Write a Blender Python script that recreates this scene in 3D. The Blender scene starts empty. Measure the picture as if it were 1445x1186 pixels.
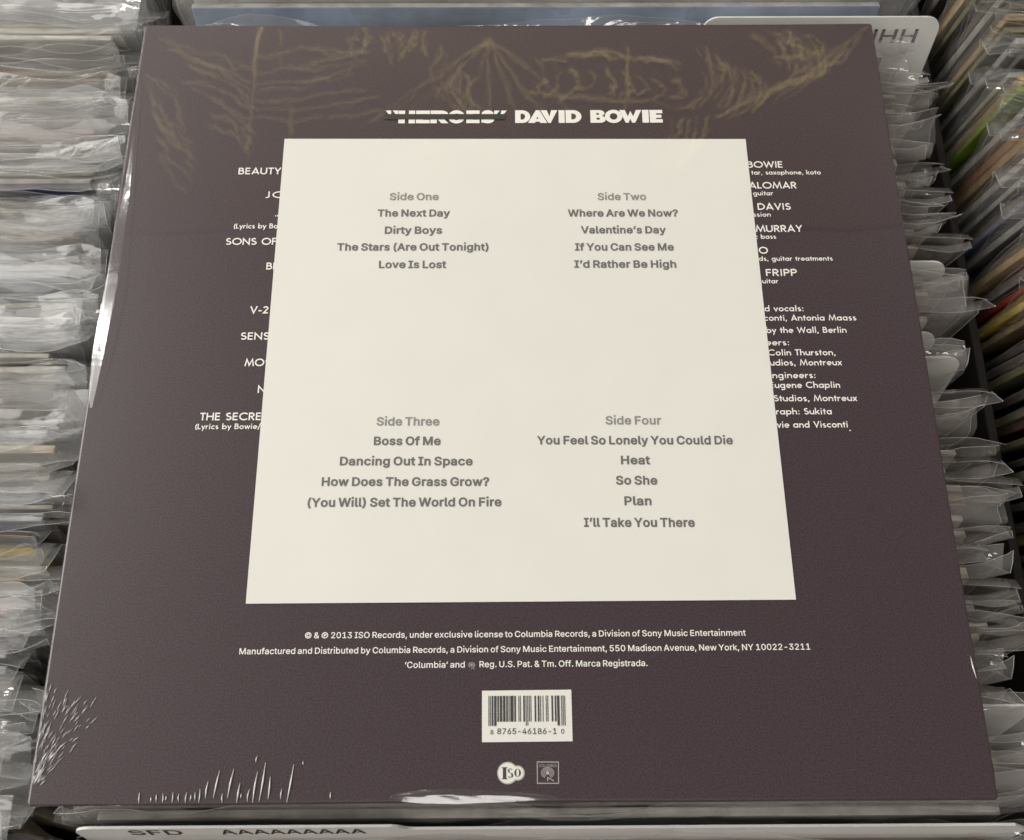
import bpy, bmesh, math, random
from mathutils import Vector, Matrix
from mathutils.geometry import delaunay_2d_cdt

S = bpy.context.scene
COL = S.collection
R = math.radians

# ------------------------------------------------------------------ camera
cam = bpy.data.objects.new('camera', bpy.data.cameras.new('camera'))
COL.objects.link(cam)
_R = ((0.99998, -0.00605, 0.00331), (-0.00453, -0.93834, -0.3457), (0.0052, 0.34567, -0.93834))
cam.matrix_world = Matrix(((_R[0][0], -_R[1][0], -_R[2][0], -0.00172),
                           (_R[0][1], -_R[1][1], -_R[2][1], -0.15222),
                           (_R[0][2], -_R[1][2], -_R[2][2], 0.34419),
                           (0, 0, 0, 1)))
cam.data.sensor_width = 36.0
cam.data.lens = 36.0 * 1401.9 / 1445.0
cam.data.clip_start = 0.01
cam.data.clip_end = 100.0
cam.data.dof.use_dof = True
cam.data.dof.focus_distance = 0.372
cam.data.dof.aperture_fstop = 20.0
S.camera = cam

# ------------------------------------------------------------------ world and lamps
W = bpy.data.worlds.new('World'); S.world = W; W.use_nodes = True
bg = W.node_tree.nodes['Background']
bg.inputs[0].default_value = (1.0, 0.965, 0.92, 1); bg.inputs[1].default_value = 0.25

def area(name, loc, target, sx, sy, radiance, col=(1, .97, .92)):
    l = bpy.data.lights.new(name, 'AREA'); l.shape = 'RECTANGLE'; l.size = sx; l.size_y = sy
    l.energy = radiance * math.pi * sx * sy; l.color = col
    o = bpy.data.objects.new(name, l); COL.objects.link(o); o.location = loc
    d = Vector(target) - Vector(loc)
    o.rotation_euler = d.to_track_quat('-Z', 'Y').to_euler()
    return o
area('ceiling_and_fill_light', (-2.9, 0.6, 2.0), (0, 0, 0), 2.4, 3.0, 4.8)
area('ceiling_and_fill_light', (-1.7, -1.55, 1.9), (-.2, 0, 0), 2.0, 1.5, 2.1)  # added fill that brightens the left bags, no known fixture
area('ceiling_strip_light', (-1.75, 1.05, 1.9), (-.1, 0, 0), 0.10, 0.40, 60)
area('ceiling_strip_light', (0.0, -1.35, 1.9), (0, 0, 0), 0.8, 0.26, 12)
area('ceiling_strip_light', (-1.2, 2.9, 2.0), (-.2, .1, 0), 1.2, 0.12, 30)
area('ceiling_spot_light', (-1.75, 1.75, 1.9), (-.2, .1, 0), 0.14, 0.14, 170)
area('ceiling_spot_light', (-2.25, 2.3, 1.9), (-.2, .1, 0), 0.14, 0.14, 170)
area('ceiling_spot_light', (1.45, 1.75, 1.9), (.2, .1, 0), 0.12, 0.12, 70)
sp = bpy.data.lights.new('added_banner_spot', 'SPOT'); sp.energy = 1900; sp.spot_size = R(60); sp.spot_blend = .5; sp.color = (1, .93, .75)  # added lamp, lights only the stand-in banner for its reflection
spo = bpy.data.objects.new('added_banner_spot', sp); COL.objects.link(spo); spo.location = (0, 3.0, 0.5)
spo.rotation_euler = (Vector((0, 1.35, 1.5)) - Vector((0, 3.0, 0.5))).to_track_quat('-Z', 'Y').to_euler()

S.view_settings.view_transform = 'Standard'; S.view_settings.look = 'None'
S.view_settings.exposure = 0; S.view_settings.gamma = 1; S.view_settings.use_curve_mapping = False
S.render.engine = 'CYCLES'
S.cycles.transparent_max_bounces = 48
S.cycles.max_bounces = 10; S.cycles.glossy_bounces = 4; S.cycles.transmission_bounces = 6
S.cycles.caustics_reflective = False; S.cycles.caustics_refractive = False
S.cycles.sample_clamp_indirect = 6

# ------------------------------------------------------------------ helpers
def nd(m, t, **kw):
    n = m.node_tree.nodes.new(t)
    for k, v in kw.items(): setattr(n, k, v)
    return n
def lk(m, a, b): m.node_tree.links.new(a, b)

def new_mat(name):
    m = bpy.data.materials.new(name); m.use_nodes = True; return m

def plain(name, col, rough=.5, coat=0.0, coat_rough=.05, spec=.5, var=0.0, scale=200., bump=0.0, bscale=800., sag=0.0):
    m = new_mat(name); p = m.node_tree.nodes['Principled BSDF']
    p.inputs['Roughness'].default_value = rough
    p.inputs['Specular IOR Level'].default_value = spec
    p.inputs['Coat Weight'].default_value = coat
    p.inputs['Coat Roughness'].default_value = coat_rough
    p.inputs['Base Color'].default_value = (*col, 1)
    tc = nd(m, 'ShaderNodeTexCoord')
    if var > 0:
        n = nd(m, 'ShaderNodeTexNoise'); n.inputs['Scale'].default_value = scale; n.inputs['Detail'].default_value = 4
        lk(m, tc.outputs['Object'], n.inputs['Vector'])
        mr = nd(m, 'ShaderNodeMapRange'); mr.inputs[1].default_value = .3; mr.inputs[2].default_value = .7
        mr.inputs[3].default_value = 1 - var; mr.inputs[4].default_value = 1 + var
        lk(m, n.outputs['Fac'], mr.inputs[0])
        mx = nd(m, 'ShaderNodeMix', data_type='RGBA', blend_type='MULTIPLY'); mx.inputs[0].default_value = 1
        mx.inputs[6].default_value = (*col, 1); lk(m, mr.outputs[0], mx.inputs[7])
        lk(m, mx.outputs[2], p.inputs['Base Color'])
    if sag > 0:   # the clear wrap lies in long soft waves
        n4 = nd(m, 'ShaderNodeTexNoise'); n4.inputs['Scale'].default_value = 26; n4.inputs['Detail'].default_value = 1
        lk(m, tc.outputs['Object'], n4.inputs['Vector'])
        b4 = nd(m, 'ShaderNodeBump'); b4.inputs['Strength'].default_value = sag; b4.inputs['Distance'].default_value = .003
        lk(m, n4.outputs['Fac'], b4.inputs['Height']); lk(m, b4.outputs[0], p.inputs['Coat Normal'])
    if bump > 0:
        n2 = nd(m, 'ShaderNodeTexNoise'); n2.inputs['Scale'].default_value = bscale; n2.inputs['Detail'].default_value = 3
        lk(m, tc.outputs['Object'], n2.inputs['Vector'])
        b = nd(m, 'ShaderNodeBump'); b.inputs['Strength'].default_value = bump; b.inputs['Distance'].default_value = .0004
        lk(m, n2.outputs['Fac'], b.inputs['Height']); lk(m, b.outputs[0], p.inputs['Normal'])
        # the clear wrap keeps the same fine ripple
        pass
    return m

def film(name, haze=.10, rough=.10, bump=.5, bscale=60., stretch=(1, 1, 1), gloss=.9, tint=(.985, .985, .985), f0=.05, hc=(.87, .87, .86)):
    m = new_mat(name); nt = m.node_tree; nt.nodes.clear()
    out = nd(m, 'ShaderNodeOutputMaterial')
    tr = nd(m, 'ShaderNodeBsdfTransparent'); tr.inputs[0].default_value = (*tint, 1)
    df = nd(m, 'ShaderNodeBsdfDiffuse'); df.inputs[0].default_value = (*hc, 1)
    tl = nd(m, 'ShaderNodeBsdfTranslucent'); tl.inputs[0].default_value = (*hc, 1)
    hz = nd(m, 'ShaderNodeMixShader'); hz.inputs[0].default_value = .4
    lk(m, df.outputs[0], hz.inputs[1]); lk(m, tl.outputs[0], hz.inputs[2])
    gl = nd(m, 'ShaderNodeBsdfGlossy'); gl.inputs['Roughness'].default_value = rough; gl.inputs['Color'].default_value = (gloss, gloss, gloss, 1)
    tc = nd(m, 'ShaderNodeTexCoord'); mp = nd(m, 'ShaderNodeMapping'); mp.inputs['Scale'].default_value = stretch
    lk(m, tc.outputs['Object'], mp.inputs[0])
    oi = nd(m, 'ShaderNodeObjectInfo')
    nz = nd(m, 'ShaderNodeTexNoise', noise_dimensions='4D'); nz.inputs['Scale'].default_value = bscale; nz.inputs['Detail'].default_value = 3
    nz.inputs['Distortion'].default_value = 1.2
    lk(m, mp.outputs[0], nz.inputs['Vector'])
    mw = nd(m, 'ShaderNodeMath', operation='MULTIPLY'); mw.inputs[1].default_value = 37.
    lk(m, oi.outputs['Random'], mw.inputs[0]); lk(m, mw.outputs[0], nz.inputs['W'])
    bp = nd(m, 'ShaderNodeBump'); bp.inputs['Strength'].default_value = bump; bp.inputs['Distance'].default_value = .003
    lk(m, nz.outputs['Fac'], bp.inputs['Height']); lk(m, bp.outputs[0], gl.inputs['Normal'])
    # worn, cloudy patches
    n3 = nd(m, 'ShaderNodeTexNoise', noise_dimensions='4D'); n3.inputs['Scale'].default_value = 22; n3.inputs['Detail'].default_value = 4
    lk(m, tc.outputs['Object'], n3.inputs['Vector']); lk(m, mw.outputs[0], n3.inputs['W'])
    hr = nd(m, 'ShaderNodeMapRange'); hr.inputs[1].default_value = .3; hr.inputs[2].default_value = .75
    hr.inputs[3].default_value = haze * .55; hr.inputs[4].default_value = haze * 1.7
    lk(m, n3.outputs['Fac'], hr.inputs[0])
    m1 = nd(m, 'ShaderNodeMixShader'); lk(m, hr.outputs[0], m1.inputs[0])
    lk(m, tr.outputs[0], m1.inputs[1]); lk(m, hz.outputs[0], m1.inputs[2])
    lw = nd(m, 'ShaderNodeLayerWeight'); lw.inputs[0].default_value = .5
    lk(m, bp.outputs[0], lw.inputs['Normal'])
    pw = nd(m, 'ShaderNodeMath', operation='POWER'); pw.inputs[1].default_value = 4; lk(m, lw.outputs['Facing'], pw.inputs[0])
    ml = nd(m, 'ShaderNodeMath', operation='MULTIPLY_ADD'); ml.inputs[1].default_value = .55; ml.inputs[2].default_value = f0
    lk(m, pw.outputs[0], ml.inputs[0])
    m2 = nd(m, 'ShaderNodeMixShader'); lk(m, ml.outputs[0], m2.inputs[0])
    lk(m, m1.outputs[0], m2.inputs[1]); lk(m, gl.outputs[0], m2.inputs[2])
    lk(m, m2.outputs[0], out.inputs[0])
    return m

def link(o, parent=None):
    COL.objects.link(o)
    if parent is not None: o.parent = parent
    return o
def mesh_obj(name, verts, faces, mats, parent=None, fmat=None, smooth=False):
    me = bpy.data.meshes.new(name); me.from_pydata(verts, [], faces)
    for m in (mats if isinstance(mats, (list, tuple)) else [mats]): me.materials.append(m)
    if fmat: me.polygons.foreach_set('material_index', fmat)
    if smooth: me.polygons.foreach_set('use_smooth', [True] * len(faces))
    me.update()
    return link(bpy.data.objects.new(name, me), parent)
def thing(name, label, cat, loc=(0, 0, 0), rot=(0, 0, 0), group=None):
    o = link(bpy.data.objects.new(name, None)); o.empty_display_size = .02
    o.location = loc; o.rotation_euler = rot
    o['label'] = label; o['category'] = cat
    if group: o['group'] = group
    return o

class MB:
    def __init__(s): s.v = []; s.f = []; s.m = []
    def add(s, v, f, mi=0):
        b = len(s.v); s.v += [tuple(p) for p in v]; s.f += [tuple(b + i for i in q) for q in f]; s.m += [mi] * len(f)
    def box(s, a, b, mi=0, bev=0.0):
        x0, y0, z0 = a; x1, y1, z1 = b
        bm = bmesh.new(); bmesh.ops.create_cube(bm, size=1)
        for q in bm.verts:
            q.co = Vector((x0 + (q.co.x + .5) * (x1 - x0), y0 + (q.co.y + .5) * (y1 - y0), z0 + (q.co.z + .5) * (z1 - z0)))
        if bev: bmesh.ops.bevel(bm, geom=list(bm.edges), offset=bev, segments=2, affect='EDGES', profile=.5)
        bm.verts.index_update()
        s.add([q.co[:] for q in bm.verts], [[q.index for q in f.verts] for f in bm.faces], mi); bm.free()
    def tube(s, pts, r, n=4, mi=0, rz=1.0):
        pts = [Vector(p) for p in pts]; vs = []
        for i, p in enumerate(pts):
            t = (pts[min(i + 1, len(pts) - 1)] - pts[max(i - 1, 0)]).normalized()
            u = t.cross(Vector((.13, .31, .94)));
            if u.length < 1e-4: u = t.cross(Vector((1, 0, 0)))
            u.normalize(); w = t.cross(u)
            rr = r if not isinstance(r, (list, tuple)) else r[i]
            for k in range(n):
                a = 2 * math.pi * k / n
                vs.append(p + u * math.cos(a) * rr + w * math.sin(a) * rr)
        fs = []
        for i in range(len(pts) - 1):
            for k in range(n):
                fs.append((i * n + k, i * n + (k + 1) % n, (i + 1) * n + (k + 1) % n, (i + 1) * n + k))
        fs.append(tuple(range(n))[::-1]); fs.append(tuple((len(pts) - 1) * n + k for k in range(n)))
        s.add(vs, fs, mi)
    def ribbon(s, pts, w, z=0.0, mi=0):
        """flat printed stroke with butt ends and mitred turns"""
        n = len(pts); P = [Vector(p) for p in pts]; closed = (P[0] - P[-1]).length < 1e-7 and n > 3
        if closed: P = P[:-1]; n -= 1
        L = []; Rr = []
        for i in range(n):
            a = P[(i - 1) % n] if (closed or i > 0) else None
            b = P[(i + 1) % n] if (closed or i < n - 1) else None
            d1 = (P[i] - a).normalized() if a is not None else None
            d2 = (b - P[i]).normalized() if b is not None else None
            if d1 is None: d1 = d2
            if d2 is None: d2 = d1
            n1 = Vector((-d1.y, d1.x)); n2 = Vector((-d2.y, d2.x)); mm = (n1 + n2)
            if mm.length < .3: mm = n1
            mm.normalize(); k = min(2.4, 1 / max(.3, mm.dot(n1)))
            L.append(P[i] + mm * w / 2 * k); Rr.append(P[i] - mm * w / 2 * k)
        v = [(p.x, p.y, z) for p in L] + [(p.x, p.y, z) for p in Rr]
        f = [(i, n + i, n + (i + 1) % n, (i + 1) % n) for i in range(n if closed else n - 1)]
        s.add(v, f, mi)
    def fill(s, loops, z=0.0, mi=0, winding=False):
        v = []; e = []
        for l in loops:
            b = len(v); v += [Vector(p) for p in l]; e += [(b + i, b + (i + 1) % len(l)) for i in range(len(l))]
        vo, eo, fo, *_ = delaunay_2d_cdt(v, e, [], 1, 1e-9)
        fs = []
        for f in fo:
            a, b, c = (vo[i] for i in f[:3])
            cx, cy = (a + b + c) / 3; odd = False; wn = 0
            for l in loops:
                for i in range(len(l)):
                    (xa, ya), (xb, yb) = l[i], l[(i + 1) % len(l)]
                    if (ya > cy) != (yb > cy) and cx < (xb - xa) * (cy - ya) / (yb - ya) + xa:
                        odd = not odd; wn += 1 if yb > ya else -1
            if not (wn if winding else odd): continue
            fs.append(tuple(f) if (b - a).cross(c - a) > 0 else tuple(reversed(f)))
        s.add([(p.x, p.y, z) for p in vo], fs, mi)
    def build(s, name, mats, parent=None, smooth=False):
        return mesh_obj(name, s.v, s.f, mats, parent, s.m, smooth)

# ------------------------------------------------------------------ lettering
GLYPHS = {
    'A': (480, '16,0 201,509 276,509 463,0 395,0 287,302 276,334 264,372 250,420 232,478 245,478 228,419 213,371 201,333 191,302 85,0/110,142 110,199 370,199 370,142'),
    'B': (456, '60,0 60,509 241,509 289,504 329,491 359,469 381,442 394,410 398,374 395,344 387,320 373,301 356,286 336,275 315,267 315,262 339,257 363,245 385,227 402,203 414,173 418,136 413,100 400,67 377,39 344,18 301,4 247,0/125,57 245,57 296,63 330,80 349,105 355,137 352,161 342,184 327,203 306,218 279,228 248,231 125,231/125,285 238,285 265,288 288,296 308,309 323,326 333,348 336,372 330,403 313,429 283,446 240,452 125,452'),
    'C': (510, '267,-7 225,-3 186,7 150,25 119,49 92,79 70,115 53,157 44,203 40,254 44,305 53,352 70,393 92,429 119,459 150,484 186,501 225,512 267,516 305,513 340,504 373,490 402,471 427,447 448,418 463,385 473,348 408,348 401,373 389,395 375,413 357,428 337,440 315,449 292,454 267,456 223,450 184,432 150,403 125,364 109,314 103,254 109,194 125,145 151,105 184,76 223,59 267,53 292,55 315,60 337,69 357,81 375,96 389,114 401,136 408,160 473,160 463,124 448,91 428,62 402,38 373,19 341,5 305,-4'),
    'D': (502, '219,0 96,0 96,57 215,57 272,63 318,81 354,110 379,149 394,198 399,255 394,312 379,361 354,399 320,428 275,446 221,452 93,452 93,509 225,509 273,505 315,495 353,478 399,441 433,391 449,351 458,306 462,255 458,205 449,159 433,119 411,83 384,54 351,31 312,14 268,3/125,509 125,0 60,0 60,509'),
    'E': (419, '60,0 60,509 372,509 372,452 125,452 125,286 355,286 355,229 125,229 125,57 375,57 375,0'),
    'F': (410, '60,0 60,509 369,509 369,452 125,452 125,278 346,278 346,221 125,221 125,0'),
    'G': (520, '269,-7 225,-3 185,7 149,25 118,49 91,79 69,116 53,157 43,203 40,254 43,305 53,352 69,393 91,429 117,459 149,484 184,501 223,512 265,516 304,513 340,504 374,489 403,469 429,445 449,416 465,384 474,349 408,349 399,372 387,393 373,411 356,427 337,439 315,448 291,454 265,456 222,450 183,432 150,404 125,364 109,314 103,254 109,194 125,145 151,105 184,76 224,59 269,53 309,57 345,71 374,93 396,123 410,160 415,202 434,199 283,199 283,256 478,256 478,200 471,141 451,91 419,50 377,19 326,0'),
    'H': (517, '60,0 60,509 125,509 125,289 392,289 392,509 457,509 457,0 392,0 392,232 125,232 125,0'),
    'I': (300, '31,0 31,57 118,57 118,452 31,452 31,509 269,509 269,452 183,452 183,57 269,57 269,0'),
    'J': (396, '185,-7 124,3 75,33 52,63 38,100 33,145 33,173 98,173 98,145 104,104 122,74 149,56 185,50 220,56 248,74 266,104 272,145 272,509 336,509 336,145 332,100 318,63 294,33 246,3'),
    'K': (467, '104,145 104,216 122,239 139,261 157,282 174,303 193,324 212,344 364,509 448,509 231,276 228,276/60,0 60,509 125,509 125,334 124,225 125,193 125,0/372,0 188,259 228,309 449,0'),
    'L': (393, '60,0 60,509 125,509 125,57 361,57 361,0'),
    'M': (628, '60,0 60,509 152,509 277,187 287,159 299,123 311,84 322,49 307,49 318,83 330,121 342,158 352,187 476,509 568,509 568,0 504,0 504,291 504,327 505,369 506,413 507,457 513,457 505,433 498,409 482,363 467,322 456,291 342,0 286,0 170,291 159,321 145,361 129,408 112,457 119,457 120,416 121,372 122,328 122,291 122,0'),
    'N': (523, '60,0 60,509 136,509 343,183 352,169 363,151 375,130 388,107 401,82 414,55 405,54 402,81 401,108 400,134 399,157 399,195 399,509 463,509 463,0 387,0 202,290 177,331 164,354 148,381 108,452 119,454 122,384 124,328 125,291 125,0'),
    'O': (533, '267,-7 225,-3 186,7 150,25 119,49 92,79 70,115 53,157 44,203 40,254 44,305 53,352 70,393 92,429 119,459 150,484 186,501 225,512 267,516 309,512 348,501 384,484 415,459 442,429 464,393 480,352 490,305 493,254 490,203 480,157 464,115 442,79 415,49 384,25 348,7 309,-3/267,53 310,59 349,76 383,105 408,144 425,194 430,254 425,314 408,365 383,404 349,433 310,450 267,456 223,450 184,433 151,404 125,364 109,314 103,254 109,194 125,144 151,105 184,76 223,59'),
    'P': (445, '60,0 60,509 235,509 289,503 332,487 366,462 390,430 404,391 409,348 404,304 390,265 366,233 332,207 289,191 235,186 109,186 109,242 233,242 269,246 297,256 318,272 333,294 342,319 344,348 342,376 333,402 318,423 297,439 268,449 232,452 125,452 125,0'),
    'Q': (533, '245,159 313,159 369,85 384,65 468,-48 401,-48 346,27 331,46/267,-7 225,-3 186,7 150,25 119,49 92,79 70,115 53,157 44,203 40,254 44,305 53,352 70,393 92,429 119,459 150,484 186,501 225,512 267,516 309,512 348,501 384,484 415,459 442,429 464,393 480,352 490,305 493,254 490,203 480,157 464,115 442,79 415,49 384,25 348,7 309,-3/267,53 310,59 349,76 383,105 408,144 425,194 430,254 425,314 408,365 383,404 349,433 310,450 267,456 223,450 184,433 151,404 125,364 109,314 103,254 109,194 125,144 151,105 184,76 223,59'),
    'R': (449, '60,0 60,509 236,509 290,504 333,489 367,465 390,433 405,395 409,352 405,309 390,271 367,240 333,217 289,203 236,198 96,198 96,255 234,255 269,258 298,267 319,281 334,300 342,324 345,352 342,380 334,405 319,425 298,440 269,449 233,452 125,452 125,0/353,0 230,229 303,229 428,0'),
    'S': (447, '224,-9 172,-4 128,9 91,31 64,60 46,96 38,137 104,137 110,110 123,88 142,71 166,59 194,52 224,49 257,52 286,60 311,74 329,92 341,114 346,139 342,161 332,179 316,193 296,205 272,214 245,222 184,239 128,260 86,289 60,326 52,372 58,413 75,448 102,476 138,498 180,511 227,516 275,511 316,498 351,476 377,449 394,415 401,378 337,378 326,412 302,437 267,453 225,459 194,456 167,448 145,435 129,418 118,398 115,376 119,352 131,334 148,319 169,308 191,300 212,293 264,279 287,272 312,264 336,252 359,238 379,220 395,198 405,171 408,139 403,99 386,64 360,34 323,11 278,-4'),
    'T': (449, '32,452 32,509 417,509 417,452 257,452 257,0 193,0 193,452'),
    'U': (517, '259,-8 203,-2 154,15 114,43 85,80 66,124 60,173 60,509 124,509 124,178 128,144 141,113 160,87 187,68 220,56 259,52 298,56 331,68 357,87 377,113 389,144 393,178 393,509 457,509 457,173 451,124 433,80 403,43 363,15 315,-2'),
    'V': (480, '204,0 16,509 84,509 192,206 203,176 215,137 230,89 248,31 235,31 252,90 267,138 279,176 290,206 395,509 463,509 278,0'),
    'W': (686, '155,0 16,509 82,509 163,196 170,171 175,145 187,94 192,67 197,40 189,40 194,67 200,94 205,120 211,145 224,196 306,509 380,509 462,196 468,171 474,145 486,94 492,67 497,40 488,40 493,67 499,94 504,120 510,145 523,196 603,509 670,509 530,0 455,0 368,323 359,356 351,391 344,431 336,475 350,475 342,433 335,395 327,359 318,323 230,0'),
    'X': (474, '18,0 217,284 217,236 29,509 104,509 178,400 192,379 204,361 214,345 223,329 233,312 243,292 232,292 252,329 261,345 272,361 298,400 374,509 446,509 259,239 259,287 456,0 382,0 292,129 268,165 259,180 250,195 241,212 230,231 244,231 235,213 225,196 216,181 206,166 182,129 91,0'),
    'Y': (472, '203,0 203,208 16,509 91,509 192,344 208,318 222,292 236,264 250,230 224,230 237,265 251,293 265,318 280,344 381,509 455,509 268,208 268,0'),
    'Z': (438, '42,0 42,46 273,385 289,408 306,431 323,453 341,476 348,454 317,453 285,452 254,452 223,452 40,452 40,509 397,509 397,462 169,129 152,105 134,81 97,33 90,54 121,56 152,57 183,57 214,57 399,57 399,0'),
    'a': (389, '160,-9 126,-5 94,5 68,22 48,45 35,73 30,108 34,138 43,161 58,179 78,193 100,203 125,211 152,216 178,220 234,227 252,230 265,235 273,243 276,255 276,257 273,279 267,297 256,311 240,322 220,329 196,331 171,329 149,322 132,313 118,301 107,288 100,274 41,291 57,322 79,346 104,364 133,375 163,382 194,384 215,383 239,379 263,372 286,360 306,343 322,320 333,290 337,251 337,0 277,0 277,52 272,52 264,38 252,25 236,12 215,1 190,-6/170,45 202,49 228,59 248,74 263,93 272,115 276,138 276,190 270,186 259,182 246,179 231,176 200,171 175,168 154,164 134,159 117,150 103,139 95,124 92,105 94,87 102,72 114,61 130,52 149,47'),
    'b': (424, '229,-8 198,-5 172,4 153,17 138,31 127,46 118,59 112,59 112,0 53,0 53,509 114,509 114,319 118,319 127,331 137,346 152,360 171,373 197,381 229,384 274,378 313,361 345,332 370,293 385,245 390,189 385,133 370,84 346,45 313,16 274,-2/220,47 253,51 279,66 301,88 316,117 325,151 328,189 325,227 316,261 301,290 280,311 253,325 220,330 188,325 161,312 140,291 125,263 116,229 113,189 116,150 125,115 140,86 162,65 188,51'),
    'c': (396, '207,-8 159,-2 117,16 82,46 56,85 40,133 34,187 40,243 56,291 82,330 117,360 159,378 207,384 234,383 260,377 284,368 305,356 324,341 340,322 353,301 362,277 303,262 298,276 290,289 281,301 270,311 257,319 242,325 226,329 207,330 173,325 145,310 124,287 108,258 99,224 96,187 99,151 108,117 124,89 145,66 173,51 207,46 226,48 243,52 258,58 271,66 282,76 292,89 299,102 304,117 363,102 354,78 341,56 325,37 306,21 285,9 261,-1 235,-6'),
    'd': (424, '195,-8 151,-2 111,16 79,45 55,84 39,133 34,189 39,245 55,293 79,332 112,361 151,378 196,384 228,381 253,373 272,360 287,346 298,331 306,319 311,319 311,509 372,509 372,0 313,0 313,59 307,59 298,46 287,31 272,17 252,4 227,-5/205,47 236,51 263,65 284,86 299,115 309,150 312,189 309,229 300,263 284,291 263,312 237,325 205,330 172,325 145,311 124,290 108,261 99,227 96,189 99,151 109,117 124,88 145,66 172,51'),
    'e': (404, '212,-8 161,-2 117,16 82,46 56,85 40,132 34,187 39,242 55,290 81,329 115,359 157,378 205,384 236,382 266,374 294,361 319,341 341,315 357,282 368,242 371,194 371,169 75,169 75,221 338,221 310,202 307,237 298,269 283,294 263,314 237,326 205,330 173,326 146,313 125,294 109,270 99,241 96,211 96,178 100,139 110,106 128,80 151,61 179,50 212,46 234,48 254,53 271,61 285,73 297,88 306,105 365,91 353,63 335,39 311,19 283,4 249,-5'),
    'f': (254, '228,379 228,327 6,327 6,379/81,0 81,432 84,461 96,486 113,505 135,519 161,527 187,530 207,529 222,527 234,524 243,521 227,468 215,472 206,473 195,474 171,470 154,460 145,443 142,419 142,0'),
    'g': (425, '207,-151 168,-148 134,-140 105,-127 82,-110 64,-91 51,-69 101,-41 110,-53 122,-66 136,-78 154,-88 178,-95 207,-97 249,-92 282,-75 304,-47 311,-6 311,68 306,68 298,56 287,41 272,28 252,16 227,8 195,5 152,10 113,27 80,53 55,90 39,136 34,191 39,246 55,293 80,332 112,361 152,378 196,384 228,382 253,373 273,360 288,346 299,331 308,319 313,319 313,379 372,379 372,-9 367,-54 350,-90 324,-117 291,-136 251,-147/205,59 237,63 264,75 285,95 300,121 309,154 312,193 309,231 300,264 285,291 264,312 237,325 205,330 172,325 145,312 124,290 109,262 99,229 96,193 99,155 109,123 124,96 145,76 172,63'),
    'h': (410, '114,227 114,0 53,0 53,509 114,509 114,287 102,287 124,332 152,362 187,379 227,384 264,380 295,369 321,349 341,321 353,285 357,240 357,0 296,0 296,235 290,275 273,304 246,323 210,329 184,326 161,317 141,303 126,283 117,257'),
    'i': (167, '53,0 53,379 114,379 114,0/84,443 67,446 54,455 44,468 41,483 44,499 54,512 67,521 84,524 100,521 114,512 123,499 126,483 123,468 114,455 100,446'),
    'j': (167, '53,379 114,379 114,-30 111,-63 102,-90 86,-113 65,-129 37,-139 4,-143 -10,-143 -10,-87 2,-87 25,-83 40,-72 50,-54 53,-29/83,443 67,446 53,455 44,468 41,483 44,499 53,512 67,521 83,524 100,521 114,512 123,499 126,483 123,468 114,455 100,446'),
    'k': (381, '110,137 110,212 121,212 284,379 360,379 184,199 177,199/53,0 53,509 114,509 114,0/294,0 148,186 191,229 372,0'),
    'l': (189, '139,-2 101,3 74,20 58,47 53,84 53,509 114,509 114,99 115,77 120,62 130,54 146,52 160,53 170,54 181,3 162,-1 151,-2'),
    'm': (610, '53,0 53,379 112,379 112,295 108,295 118,323 132,346 151,363 172,376 195,384 219,386 257,380 287,361 309,331 321,295 312,295 322,321 337,343 357,361 381,375 407,383 437,386 468,383 497,372 522,354 541,328 553,296 557,255 557,0 496,0 496,254 490,289 473,313 447,326 419,330 395,328 374,320 358,307 345,290 338,270 335,247 335,0 274,0 274,260 269,288 253,311 229,326 199,330 178,328 158,320 140,307 126,289 117,266 114,238 114,0'),
    'n': (410, '114,227 114,0 53,0 53,379 112,379 112,287 102,287 124,332 152,362 187,379 227,384 264,380 295,369 321,349 341,321 353,285 357,240 357,0 296,0 296,235 290,275 273,304 246,323 210,329 184,326 161,317 141,303 126,283 117,257'),
    'o': (415, '207,-8 159,-2 117,16 82,46 56,85 40,133 34,187 40,243 56,291 82,330 117,360 159,378 207,384 256,378 299,360 333,330 359,291 376,243 381,187 376,133 359,85 333,46 299,16 256,-2/207,46 242,51 270,66 292,89 307,117 316,151 319,187 316,224 307,258 292,287 270,310 242,325 207,330 173,325 145,310 124,287 108,258 99,224 96,187 99,151 108,117 124,89 145,66 173,51'),
    'p': (424, '53,-143 53,379 112,379 112,319 118,319 126,331 137,346 152,360 171,373 197,381 229,384 274,378 313,361 345,332 370,293 385,245 390,189 385,133 370,84 346,45 313,16 274,-2 229,-8 198,-5 173,4 153,17 138,31 127,46 118,59 114,59 114,-143/220,47 253,51 279,66 301,88 316,117 325,151 328,189 325,227 316,261 301,290 280,311 253,325 220,330 188,325 161,312 140,291 125,263 116,229 113,189 116,150 125,115 140,86 162,65 188,51'),
    'q': (424, '372,-143 311,-143 311,59 306,59 298,46 287,31 272,17 252,4 227,-5 195,-8 151,-2 111,16 79,45 55,84 39,133 34,189 39,245 55,293 79,332 112,361 151,378 196,384 228,381 253,373 272,360 287,346 298,331 307,319 313,319 313,379 372,379/205,47 236,51 263,65 284,86 299,115 309,150 312,189 309,229 300,263 284,291 263,312 237,325 205,330 172,325 145,311 124,290 108,261 99,227 96,189 99,151 109,117 124,88 145,66 172,51'),
    'r': (259, '53,0 53,379 112,379 112,321 115,321 130,347 152,367 181,380 213,385 229,384 243,384 243,322 230,324 219,325 207,326 182,323 159,315 140,301 126,284 117,262 114,237 114,0'),
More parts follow.
